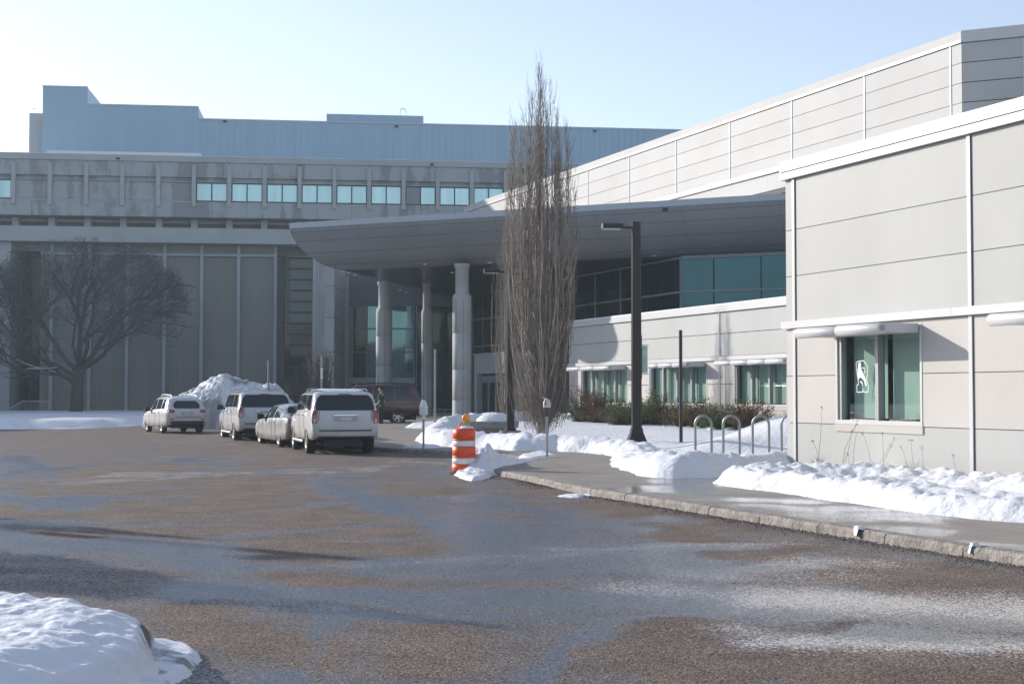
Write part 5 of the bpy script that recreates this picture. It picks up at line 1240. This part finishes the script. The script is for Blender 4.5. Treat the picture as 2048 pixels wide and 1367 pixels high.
# snow topped concrete planter
p = G(984, 875, .25); pl = thing('concrete_planter', 'low concrete planter with flared rim and snow cap beside the second street lamp', 'planter', (p.x, 52, .2), R(-22))
x0, x1 = -.75, .85
m = MB(); m.grid([[(x * s, y * s, z) for x, y in ((-.8, -.5), (.8, -.5), (.8, .5), (-.8, .5))] for s, z in ((.72, -.2), (.74, .32), (1.0, .36), (1.04, .58), (.97, .6))], CONC_D, False, True); m.quad([(-.77, -.48, .6), (.77, -.48, .6), (.77, .48, .6), (-.77, .48, .6)], CONC_D); m.build('basin', pl)
m = MB(); m.grid([[(.06 + .72 * r * cos(a) * (1 + .05 * sin(3 * a)), .46 * r * sin(a), .59 + h) for a in np.linspace(0, 2 * pi, 25)[:-1]] for r, h in ((1.0, 0), (.95, .1), (.75, .2), (.45, .29), (.1, .33), (.001, .33))], SNOW, True, True); m.build('snow_cap', pl)

# ------------------------------------------------------------------ bare trees, built as many thin tapered limbs
BARK = mat('bark_grey', (.26, .235, .205), .85, 0, .25, 9, stretch=(1, 1, .3)); TWIG = mat('twig_brown', (.165, .135, .112), .8, 0, .3, 4); BARK_D = mat('bark_dark', (.075, .062, .058), .9, 0, .25, 6); TWIG_D = mat('twig_dark', (.085, .072, .07), .9)
TWIG_P = mat('twig_pale', (.27, .235, .20), .75, 0, .25, 5)
class Limbs:
    def __init__(s): s.v = []; s.f = []
    def path(s, pts, r0, r1, n=3):
        i0 = len(s.v); N = len(pts)
        for i, p in enumerate(pts):
            d = (pts[min(i + 1, N - 1)] - pts[max(i - 1, 0)]).normalized(); u = d.orthogonal().normalized(); w = d.cross(u); r = r0 + (r1 - r0) * i / (N - 1)
            for k in range(n): a = 2 * pi * k / n; q = p + (u * cos(a) + w * sin(a)) * r; s.v.append((q.x, q.y, q.z))
        for i in range(N - 1):
            for k in range(n):
                a, b = i0 + i * n + k, i0 + i * n + (k + 1) % n; s.f.append((a, b, b + n, a + n))
    def build(s, name, m, parent):
        me = bpy.data.meshes.new(name); me.from_pydata(s.v, [], s.f); me.materials.append(m); me.polygons.foreach_set('use_smooth', [True] * len(s.f)); o = bpy.data.objects.new(name, me); COL.objects.link(o); o.parent = parent; return o
def poplar(seed, px, Y, label, sc=1.0, dn=1.0):
    rn = random.Random(seed); p = at(px, 886, Y); t = thing('poplar_tree', label, 'tree', (p.x, p.y, PAV_H + .05), 0, 'leafless poplars'); t.scale = (sc * (.72 if sc < 1 else 1), sc * (.72 if sc < 1 else 1), sc * 1.02)
    zz = [0, .5, 1.2, 2.2, 3.5, 5, 6.6, 8.2, 9.6, 10.6, 11.5, 12.3, 13.0]; ww = [.15, .5, .82, 1.02, 1.18, 1.27, 1.27, 1.18, 1.05, .92, .72, .5, .35]
    Rm = lambda z: float(np.interp(z, zz, ww))
    T = Limbs(); tr = [Vector((.06 * sin(z * .6), .04 * cos(z * .5), z)) for z in np.arange(0, 10.8, .4)]; T.path(tr[:4], .24, .17, 12); T.path(tr[3:], .17, .014, 8)
    L = Limbs(); TW = Limbs(); leaves = MB(); LF = mat('leaf_rust', (.33, .10, .035), .7, 0, .3, 3)
    def twig(q, a, ln, r, depth=0):
        out = Vector((cos(a), sin(a), 0)); k = rn.uniform(.12, .38); pts = [q]; n = 3
        for i in range(1, n + 1): f = i / n; pts.append(q + out * (ln * k * f * (1.25 - .5 * f)) + Vector((rn.gauss(0, .02), rn.gauss(0, .02), ln * f)))
        TW.path(pts, r, .0028)
        if depth < 1:
            for j in range(rn.choice((1, 2, 2))): i = rn.randint(0, n - 1); twig(pts[i].lerp(pts[i + 1], rn.random()), a + rn.gauss(0, 1.1), ln * rn.uniform(.3, .6), r * .6, depth + 1)
        if rn.random() < .03 and pts[-1].z < 8:
            e = pts[-1]
            for j in range(rn.randint(1, 3)):
                c_ = e + Vector((rn.gauss(0, .03), rn.gauss(0, .03), -rn.random() * .12)); u = Vector((rn.gauss(0, 1), rn.gauss(0, 1), rn.gauss(0, 1))).normalized() * .035; w = u.orthogonal().normalized() * .025
                leaves.quad([c_ - u, c_ + w, c_ + u, c_ - w], LF)
    for k in range(int(76 * dn)):
        a = rn.random() * 2 * pi; z0 = .3 + (2.0 if k < 34 else 7.5) * rn.random(); q_ = sqrt(rn.uniform(.03, 1)) * .95
        ztop = z0 + (rn.uniform(3.5, 8.5) if k < 34 else rn.uniform(2.2, 4.6)); ztop = min(ztop, 12.2 - 2.4 * q_ * rn.random() if z0 > 4 or k % 3 == 0 else ztop)
        if k % 3: ztop = float(np.interp(q_, [0, .3, .5, .8, 1], [12.6, 12.0, 11.4, 10.3, 9.4])) - abs(rn.gauss(0, .8)); z0 = min(z0, ztop - 3)
        pts = []; base_ = tr[min(len(tr) - 1, int(z0 / .4))].copy(); z = z0; th = a; wob = rn.uniform(.6, 1.6)
        while z < ztop:
            R_z = Rm(max(z, 2.5)) if z < 9.6 else Rm(z); rt = R_z * q_; f = min(1, (z - z0) / max(1.0, rt * 2.6)); rr_ = rt * sin(f * pi / 2) ** .85
            pts.append(Vector((base_.x * (1 - f) + rr_ * cos(th) + .022 * sin(z * wob * 2 + a), base_.y * (1 - f) + rr_ * sin(th) + rn.gauss(0, .012), z))); z += .28; th += rn.gauss(0, .012)
        if len(pts) < 5: continue
        r0 = .008 + .0030 * (pts[-1].z - z0); L.path(pts, r0, .004, 5)
        for i in range(1, len(pts)):
            for j in range(rn.choice((1, 2, 2, 3))):
                aa = atan2(pts[i].y, pts[i].x) + rn.gauss(0, 1.3); twig(pts[i], aa, rn.uniform(.3, .85) * (1 if pts[i].z < 10 else .8), .0062)
    for i in range(2, len(tr)):
        for j in range(2): twig(tr[i], rn.random() * 6.28, rn.uniform(.4, 1.0), .008)
    for k in range(int(420 * dn)): # dense young shoots low in the crown
        a = rn.random() * 6.28; z = .35 + 4.2 * rn.random(); r = Rm(z) * sqrt(rn.random()) * .85; twig(Vector((r * cos(a), r * sin(a), z)), a, rn.uniform(.5, 1.2), .0075)
    for k in range(int(260 * dn)):
        a = rn.random() * 6.28; q_ = rn.uniform(.12, .85); twig(Vector((q_ * cos(a), q_ * sin(a), .12 + q_ * .5 + rn.random() * .7)), a, rn.uniform(.6, 1.3), .0065)
    T.build('trunk', BARK, t); L.build('limb', TWIG_P, t); TW.build('twigs', TWIG, t)['kind'] = 'stuff'; o = leaves.build('leaves', t); o['kind'] = 'stuff'
poplar(11, 1084, 46.5, 'tall narrow leafless poplar with upright branches, standing behind the grey parking meter')
poplar(23, 1011, 65, 'smaller leafless poplar partly hidden behind the street lamp and the tall poplar', .75, .33)
def spreading():
    rn = random.Random(5); p = at(152, 828, 108); t = thing('bare_tree', 'wide spreading leafless dark tree in front of the ribbed wall', 'tree', (p.x, 108, .3))
    T = Limbs(); TW = Limbs(); SN = MB()
    c0 = Vector((.4, 0, 7.5))
    def grow(p, d, ln, r, lvl):
        n = 5; pts = [p.copy()]; q = p.copy(); dd = d.copy()
        for i in range(n):
            e = q - c0; lim = (e.x / 7.7) ** 2 + (e.y / 7.0) ** 2 + (e.z / 5.8) ** 2
            dd = (dd + Vector((rn.gauss(0, .13), rn.gauss(0, .13), rn.gauss(0, .09) + (.05 if lvl < 3 else .02)))).normalized()
            if lim > 1: dd = (dd + Vector((0, 0, -.06)) - e.normalized() * .25).normalized()
            q = q + dd * ln / n; pts.append(q.copy())
        (T if lvl < 3 else TW).path(pts, r, r * .62 if lvl < 6 else .006, 6 if lvl < 2 else (4 if lvl < 4 else 3))
        if lvl == 2 and dd.z < .6 and rn.random() < .4:
            for a, b in zip(pts, pts[1:]): SN.tube([a + Vector((0, 0, r * .8)), b + Vector((0, 0, r * .75))], r * .4, SNOW, 5, False)
        if lvl >= 8 or ln < .27 or (lvl > 5 and rn.random() < .18): return
        nb = rn.choice((3, 3, 3) if lvl < 4 else (2, 3, 3, 4))
        for j in range(nb):
            i = n if j == 0 else rn.randint(2, n); ax = dd.orthogonal().normalized(); ax.rotate(Matrix.Rotation(rn.random() * 6.28, 3, dd)); nd = dd.copy(); nd.rotate(Matrix.Rotation(R(rn.uniform(18, 48)) * (1 if j else .6), 3, ax))
            if nd.z < -.15: nd.z *= .3
            if (pts[i] - c0).length > 7.9: continue
            grow(pts[i], nd.normalized(), ln * rn.uniform(.64, .84), max(.009, r * (.52 if j else .66)), lvl + 1)
    T.path([Vector((0, 0, -.3)), Vector((.02, 0, .4)), Vector((.05, 0, 1.6)), Vector((.15, 0, 2.6)), Vector((.3, 0, 3.4))], .52, .38, 10)
    for d, r, z, ln in (((-.75, .1, .75), .22, 2.0, 4.2), ((.65, -.2, .8), .24, 2.9, 4.0), ((-.15, .3, 1), .27, 3.2, 3.8), ((.3, .5, .8), .2, 3.2, 3.6), ((-.4, -.5, .7), .2, 3.0, 3.6), ((-.95, -.1, .45), .18, 2.7, 4.0), ((.95, .2, .42), .18, 3.2, 3.8), ((.2, -.7, .7), .17, 3.3, 3.2)):
        grow(Vector((.1 + .02 * z, 0, z)), Vector(d).normalized(), ln, r, 1)
    T.build('trunk', BARK_D, t); o = TW.build('twigs', TWIG_D, t); o['kind'] = 'stuff'; SN.build('snow_on_branches', t)
spreading()
def shrub_bare(px, py, Y, h, w, label, n=42, seed=1, m=None, grp='bare shrubs before the building'):
    rn = random.Random(seed); p = at(px, py, Y); t = thing('bare_shrub', label, 'shrub', (p.x, Y, gz(p.x, Y)), 0, grp); L = Limbs()
    for k in range(n):
        a = rn.random() * 6.28; f = sqrt(rn.random()); d = Vector((cos(a) * f * w / h, sin(a) * f * w / h, 1)); q = Vector((0, 0, 0)) ; pts = [q.copy()]; hh_ = h * rn.uniform(.6, 1) * (1 - .25 * f)
        for i in range(6): q = q + (d + Vector((rn.gauss(0, .07), rn.gauss(0, .07), 0))) * hh_ / 6; pts.append(q.copy())
        L.path(pts, .03 * h / 3, .006, 4)
        for j in range(12):
            i = rn.randint(1, 5); b_ = pts[i]; dd = Vector((rn.gauss(0, .5), rn.gauss(0, .5), 1)).normalized() * h * rn.uniform(.1, .3); L.path([b_, b_ + dd * .5, b_ + dd + Vector((rn.gauss(0, .05), 0, 0))], .012 * h / 3, .004, 3)
    L.build('branches', m or TWIG_D, t)
shrub_bare(640, 850, 84, 5.3, 1.5, 'bare shrub with upright twigs before the pale pier', 40, 3)
shrub_bare(602, 850, 88, 3.6, 1.7, 'low bare twiggy shrub before the dark stair glass', 44, 4)

# junipers: many needle sprays round arching stems
JG = mat('juniper_green', (.11, .15, .05), .8, 0, .4, 3); JB = mat('juniper_brown', (.17, .085, .04), .85, 0, .4, 3); 
def juniper(px, py, Y, w, h, seed, label, brown=.3):
    rn = random.Random(seed); p = at(px, py, Y); t = thing('juniper_shrub', label, 'shrub', (p.x, Y, PAV_H + .2), 0, 'juniper shrubs along the lower wing'); F = MB(); B = MB(); L = Limbs()
    hue = rn.random()
    for k in range(88):
        a = rn.random() * 6.28; f = rn.random() ** .6; out = Vector((cos(a), sin(a), 0)); top = Vector((out.x * f * w, out.y * f * w * .75, 1.35 * h * rn.uniform(.45, 1.1) * (1 - .45 * f * f))); b0 = Vector((out.x * .15 * w, out.y * .15 * w, 0)); md_ = (b0 + top) / 2 + Vector((-out.x * .1, -out.y * .1, .05)); pts = [b0, md_, top]; L.path(pts, .02, .006, 4)
        br = rn.random() < brown * (1.6 if top.x * (1 if hue > .5 else -1) > 0 else .5)
        for j in range(52):
            u = rn.random() ** .55; c = b0.lerp(md_, u * 2) if u < .5 else md_.lerp(top, u * 2 - 1); c = c + Vector((rn.gauss(0, .08), rn.gauss(0, .08), rn.gauss(0, .05)))
            d = (Vector((out.x * .5 + rn.gauss(0, .55), out.y * .5 + rn.gauss(0, .55), .9 + rn.gauss(0, .35)))).normalized() * rn.uniform(.07, .17); s_ = d.cross(Vector((rn.gauss(0, 1), rn.gauss(0, 1), rn.gauss(0, 1)))).normalized() * .014
            F.quad([c - s_, c + s_, c + d], JB if (br or rn.random() < .12) else JG)
    L.build('stem', BARK_D, t); F.build('foliage', t)
    for k in range(rn.randint(4, 7)):
        a = rn.uniform(3.3, 6.1); r = w * rn.uniform(.6, .95); cx_, cy_ = r * cos(a), r * sin(a) * .8; s = rn.uniform(.12, .28)
        B.lathe([(s, -.12), (s * 1.0, .02), (s * .85, .10), (s * .45, .17), (.001, .19)], SNOW, (cx_, cy_), 10, caps=False)
    o = B.build('snow_clump', t)
js = [(1166, 66, 1.25, 1.35, .55, 'reddish brown juniper shrub beneath the leftmost window group'), (1208, 64, 1.2, 1.2, .6, 'brown tipped juniper shrub just right of the poplar side clump'), (1243, 62, 1.1, .85, .2, 'low green juniper shrub left of the tall lamp post'),
      (1293, 62.5, 1.0, .95, .2, 'green juniper shrub immediately right of the tall lamp post'), (1322, 61.5, 1.15, 1.25, .25, 'tall spiky juniper shrub beneath the middle window group'), (1372, 60, 1.15, .8, .3, 'low juniper shrub behind the black post'), (1402, 59, 1.1, .95, .35, 'juniper shrub behind the first bicycle hoop'),
      (1445, 57.5, 1.1, .75, .25, 'low dark juniper shrub behind the second bicycle hoop'), (1495, 56.5, 1.2, .95, .75, 'rust brown juniper shrub behind the third bicycle hoop')]
for k, (px, Y, w, h, br, lb) in enumerate(js): juniper(px, 850, Y - 1.6, w, h, 70 + k, lb, br)

# dead flower stalks at the near wall
def weed(px, py, tops, seed, label, m, bushy=0):
    rn = random.Random(seed); Y = None
    s0 = NW.px(px, py, -.45)[0]; p = NW.w(s0, -.45); t = thing('dead_stalks', label, 'dead plant', (p.x, p.y, .24), 0, 'dead stalks in the snow by the near wall'); L = Limbs(); Hd = MB()
    for (tx, ty) in tops:
        u, z = NW.px(tx, ty, -.45); q = NW.w(u, -.45, z) - Vector((p.x, p.y, .24)); md_ = q * .5 + Vector((rn.gauss(0, .03), 0, .02)) - Vector((q.x * .16, q.y * .16, 0)); L.path([Vector((rn.gauss(0, .02), 0, -.15)), md_ * .6, md_, q], .006, .003, 4)
        for j in range(5): c = q + Vector((rn.gauss(0, .018), rn.gauss(0, .018), rn.gauss(0, .02))); Hd.lathe([(.001, -.012), (.012, 0), (.001, .012)], m, n=5, caps=False); n_ = 15; Hd.v[-15:] = [(x + c.x, y + c.y, z_ + c.z) for x, y, z_ in Hd.v[-15:]]
    for k in range(bushy):
        a = rn.uniform(-.9, .9); l = rn.uniform(.12, .36); b_ = Vector((0, 0, -.1)); e = Vector((sin(a) * l * .9, rn.gauss(0, .06), l)); L.path([b_, e * .6, e], .004, .002, 3); L.path([e * .6, e * .6 + Vector((rn.gauss(0, .06), 0, .1))], .003, .002, 3)
    L.build('stem', m, t); Hd.build('seed_head', t) if Hd.v else None
WD = mat('stalk_brown', (.17, .11, .08), .8); WP = mat('stalk_pale', (.33, .30, .26), .8)
weed(1634, 938, [(1644, 814), (1625, 882)], 1, 'brown dead stalks nearest the wall corner', WD, 16)
weed(1682, 938, [(1704, 862), (1712, 848)], 2, 'pair of curved brown stalks below the window left side', WD)
weed(1745, 946, [(1726, 866)], 3, 'single pale stalk below the window mullion', WP)
weed(1768, 950, [(1765, 866)], 4, 'single upright pale stalk below the right window pane', WP, 4)
weed(1832, 965, [(1822, 880)], 5, 'pale bushy dead plant right of the window', WP, 26)

# ------------------------------------------------------------------ person beside the maroon vehicle
SKIN = mat('skin', (.42, .25, .18), .55); SHIRT = mat('shirt_green', (.012, .06, .035), .8); JEANS = mat('jeans_dark', (.015, .022, .035), .85); HAIR = mat('hair_dark', (.02, .015, .012), .7); SHOE = mat('shoe_grey', (.25, .24, .22), .7)
def skin(name, joints, edges, m, parent, sub=2, root=0):
    me = bpy.data.meshes.new(name); me.from_pydata([j[:3] for j in joints], edges, []); o = bpy.data.objects.new(name, me); COL.objects.link(o)
    md = o.modifiers.new('s', 'SKIN'); md.use_smooth_shade = True; sv = me.skin_vertices[0].data
    for i, j in enumerate(joints): sv[i].radius = (j[3], j[4] if len(j) > 4 else j[3]); sv[i].use_root = (i == root)
    s2_ = o.modifiers.new('u', 'SUBSURF'); s2_.levels = s2_.render_levels = sub
    bpy.context.view_layer.update(); dg = bpy.context.evaluated_depsgraph_get(); nm = bpy.data.meshes.new_from_object(o.evaluated_get(dg)); o.modifiers.clear(); o.data = nm; nm.materials.clear(); nm.materials.append(m); nm.polygons.foreach_set('use_smooth', [True] * len(nm.polygons)); o.parent = parent; return o
pp_ = at(762, 850, 64.5); gp = gz(pp_.x, 64.5) + PAV_H * 0
pe = thing('person', 'person in a green short sleeved shirt and dark jeans standing beside the maroon vehicle', 'person', (pp_.x, 64.5, gp), R(68))
# local: +y is where the person faces before turning (turned to the left and a little to the camera)
def body_pts(k=0):
    J = [(0, 0, .96, .12, .09), (0, .0, 1.12, .115, .085), (0, -.01, 1.28, .135, .09), (0, -.01, 1.42, .13, .085), (0, .0, 1.50, .055), (0, .015, 1.56, .05), (0, .03, 1.62, .072, .085), (0, .035, 1.70, .078, .095), (0, .02, 1.765, .05, .06)]
    E = [(i, i + 1) for i in range(8)]
    for s in (-1, 1):
        n = len(J); J += [(s * .19, -.01, 1.40, .058), (s * .235, -.03, 1.26, .047), (s * .255, -.04, 1.10, .04), (s * .20, .10, .99, .034), (s * .13, .19, .98, .026)]; E += [(3, n), (n, n + 1), (n + 1, n + 2), (n + 2, n + 3), (n + 3, n + 4)]
        # palm, five fingers curled
        n4 = n + 4
        J += [(s * .10, .235, .975, .026, .016)]; E += [(n4, n4 + 1)]
        n = len(J); J += [(s * .095, .0 if False else 0.0, .90, .088)] ; E += [(0, n)]
        J += [(s * .10, .02, .52, .055), (s * .105, 0, .10, .04), (s * .11, .12, .035, .035, .03)]; E += [(n, n + 1), (n + 1, n + 2), (n + 2, n + 3)]
    return J, E
J, E = body_pts(); body = skin('body', J, E, SKIN, pe)
for s in (-1, 1):
    fg = []
    for i in range(4):
        bx = s * (.10 - 0.0), .235; o_ = (i - 1.5) * .018
        skin_name = 'finger'
        fj = [(s * .10, .245, .975 - o_, .009), (s * .075, .275 - abs(o_) * .3, .972 - o_, .0085), (s * .05, .275, .968 - o_, .008), (s * .035, .258, .965 - o_, .007)]
        m = MB(); m.tube([q[:3] for q in fj], [q[3] for q in fj], SKIN, 6); m.build('finger', body)
    m = MB(); m.tube([(s * .115, .205, 1.0), (s * .09, .235, 1.02), (s * .065, .25, 1.018)], [.012, .010, .008], SKIN, 6); m.build('thumb', body)
SJ = [(0, 0, .84, .165, .14), (0, 0, .95, .165, .14), (0, .01, 1.10, .16, .13), (0, 0, 1.27, .17, .118), (0, -.01, 1.41, .145, .095), (0, .0, 1.475, .07, .07)]; SE = [(0, 1), (1, 2), (2, 3), (3, 4), (4, 5)]
for s in (-1, 1): n = len(SJ); SJ += [(s * .19, -.01, 1.405, .072), (s * .235, -.03, 1.27, .065), (s * .25, -.038, 1.17, .062)]; SE += [(4, n), (n, n + 1), (n + 1, n + 2)]
skin('shirt', SJ, SE, SHIRT, pe)
TJ = [(0, 0, .97, .145, .115), (0, 0, .88, .13, .12)]; TE = [(0, 1)]
for s in (-1, 1): n = len(TJ); TJ += [(s * .095, 0, .82, .098), (s * .10, .015, .50, .07), (s * .105, 0, .09, .06)]; TE += [(1, n), (n, n + 1), (n + 1, n + 2)]
skin('trousers', TJ, TE, JEANS, pe)
for s in (-1, 1): skin('shoe', [(s * .105, -.05, .05, .05), (s * .11, .06, .045, .048, .04), (s * .115, .16, .035, .04, .03)], [(0, 1), (1, 2)], SHOE, pe, 1)
skin('hair', [(0, -.035, 1.66, .07, .06), (0, -.02, 1.73, .085, .085), (0, .02, 1.785, .07, .06)], [(0, 1), (1, 2)], HAIR, pe, 2, 1)
m = MB(); 
fc = MB(); fc.grid([[(x * w_, .115 + .012 * (1 - abs(x)) - y_, z) for x in (-1, -.5, 0, .5, 1)] for w_, y_, z in ((.006, .0, 1.70), (.014, -.012, 1.665), (.018, -.018, 1.65), (.012, 0, 1.64))], SKIN, True); fc.build('nose', body)
e = MB(); 
for s in (-1, 1): e.lathe([(.001, 1.690), (.008, 1.697), (.001, 1.704)], HAIR, (s * .032, .118), 8, caps=False); e.lathe([(.001, 1.66), (.016, 1.67), (.018, 1.70), (.001, 1.71)], SKIN, (s * .083, .02), 8, caps=False)
e.box(-.025, .025, .108, .118, 1.618, 1.624, mat('lips', (.3, .12, .1), .6)); e.build('face_detail', body)

# unseen spruces added beyond the left edge, shaped for their shadows on the road
def off_tree(x, y, h, w, seed, label):
    rn = random.Random(seed); t = thing('shadow_spruce', label, 'tree', (x, y, 0), 0, 'added shadow spruces outside the left edge'); m = MB(); m.tube([(0, 0, 0), (0, 0, h)], [.18, .02], BARK_D, 7); m.build('trunk', t); F = MB()
    for k in range(int(1500 * h / 6)):
        f = rn.random() ** .7; z = h * (.08 + .92 * (1 - f)); r = w * f; a = rn.random() * 6.28; ln = r * rn.uniform(.55, 1.05); d = Vector((cos(a), sin(a), -.18)); s_ = Vector((-sin(a), cos(a), 0)) * rn.uniform(.15, .32) * (.4 + f)
        b_ = Vector((0, 0, z)); F.quad([b_ + d * ln * .2, b_ + d * ln * .7 + s_, b_ + d * ln + Vector((0, 0, .05)), b_ + d * ln * .7 - s_], JG)
    F.build('foliage', t)
sd = Vector((-S.x, -S.y, 0)).normalized()
def sh(tipx, tipy, h): v = Vector((tipx, tipy, 0)) - sd * (h / tan(R(SUN_EL))); return v.x, v.y
x, y = sh(.0, 11.0, 5.5); off_tree(x, y, 5.5, 3.4, 3, 'unseen small spruce added for its road shadow, nearest the camera')
x, y = sh(-3.6, 17.6, 6); off_tree(x, y, 6, 2.6, 4, 'unseen small spruce added for its road shadow, second from the camera')

# far belt of bare trees round the open sides of the place (behind the camera and to the left), unseen, taller at left to hide low sky in reflections
tb = MB(); TBM = mat('far_trees', (.05, .042, .038), .9, 0, .35, .25)
path = [(300, -150), (150, -170), (0, -170), (-150, -160), (-230, -90), (-250, 40), (-250, 200), (-240, 360)]
rows = [[], [], [], []]; rn = random.Random(7); i = 0
for (xa, ya), (xb, yb_) in zip(path, path[1:]):
    n = int(math.hypot(xb - xa, yb_ - ya) / 1.3)
    for k in range(n):
        x = xa + (xb - xa) * k / n; y = ya + (yb_ - ya) * k / n; h_ = (12 if x > -180 else 20) + 6 * float(fbm(np.array(i * .045), np.array(.5), 4, 3)) + rn.gauss(0, .8); i += 1
        q = Vector((x, y, 0)).normalized(); j = rn.gauss(0, .6)
        rows[0].append((x + q.x * 9, y + q.y * 9, -1)); rows[1].append((x + q.x * (6 + j), y + q.y * (6 + j), h_ * .8)); rows[2].append((x, y, h_)); rows[3].append((x - q.x * (5 + j), y - q.y * (5 + j), -1))
tb.grid(rows, TBM, False)
tag(tb.build('treeline'), 'distant belt of bare trees beyond the open side', 'treeline', kind='stuff')
# thin cold haze over the whole place
hm = bpy.data.materials.new('haze'); hm.use_nodes = True; t_ = hm.node_tree; t_.nodes.remove(t_.nodes['Principled BSDF']); pv_ = t_.nodes.new('ShaderNodeVolumePrincipled')
pv_.inputs['Color'].default_value = (.74, .90, 1, 1); pv_.inputs['Density'].default_value = .0006; pv_.inputs['Anisotropy'].default_value = .2
t_.links.new(pv_.outputs[0], t_.nodes['Material Output'].inputs['Volume'])
hb = MB(); hb.box(-330, 330, -200, 400, -1.2, 45, hm); hz_ = hb.build('haze'); tag(hz_, 'thin cold winter haze', 'haze', kind='stuff')
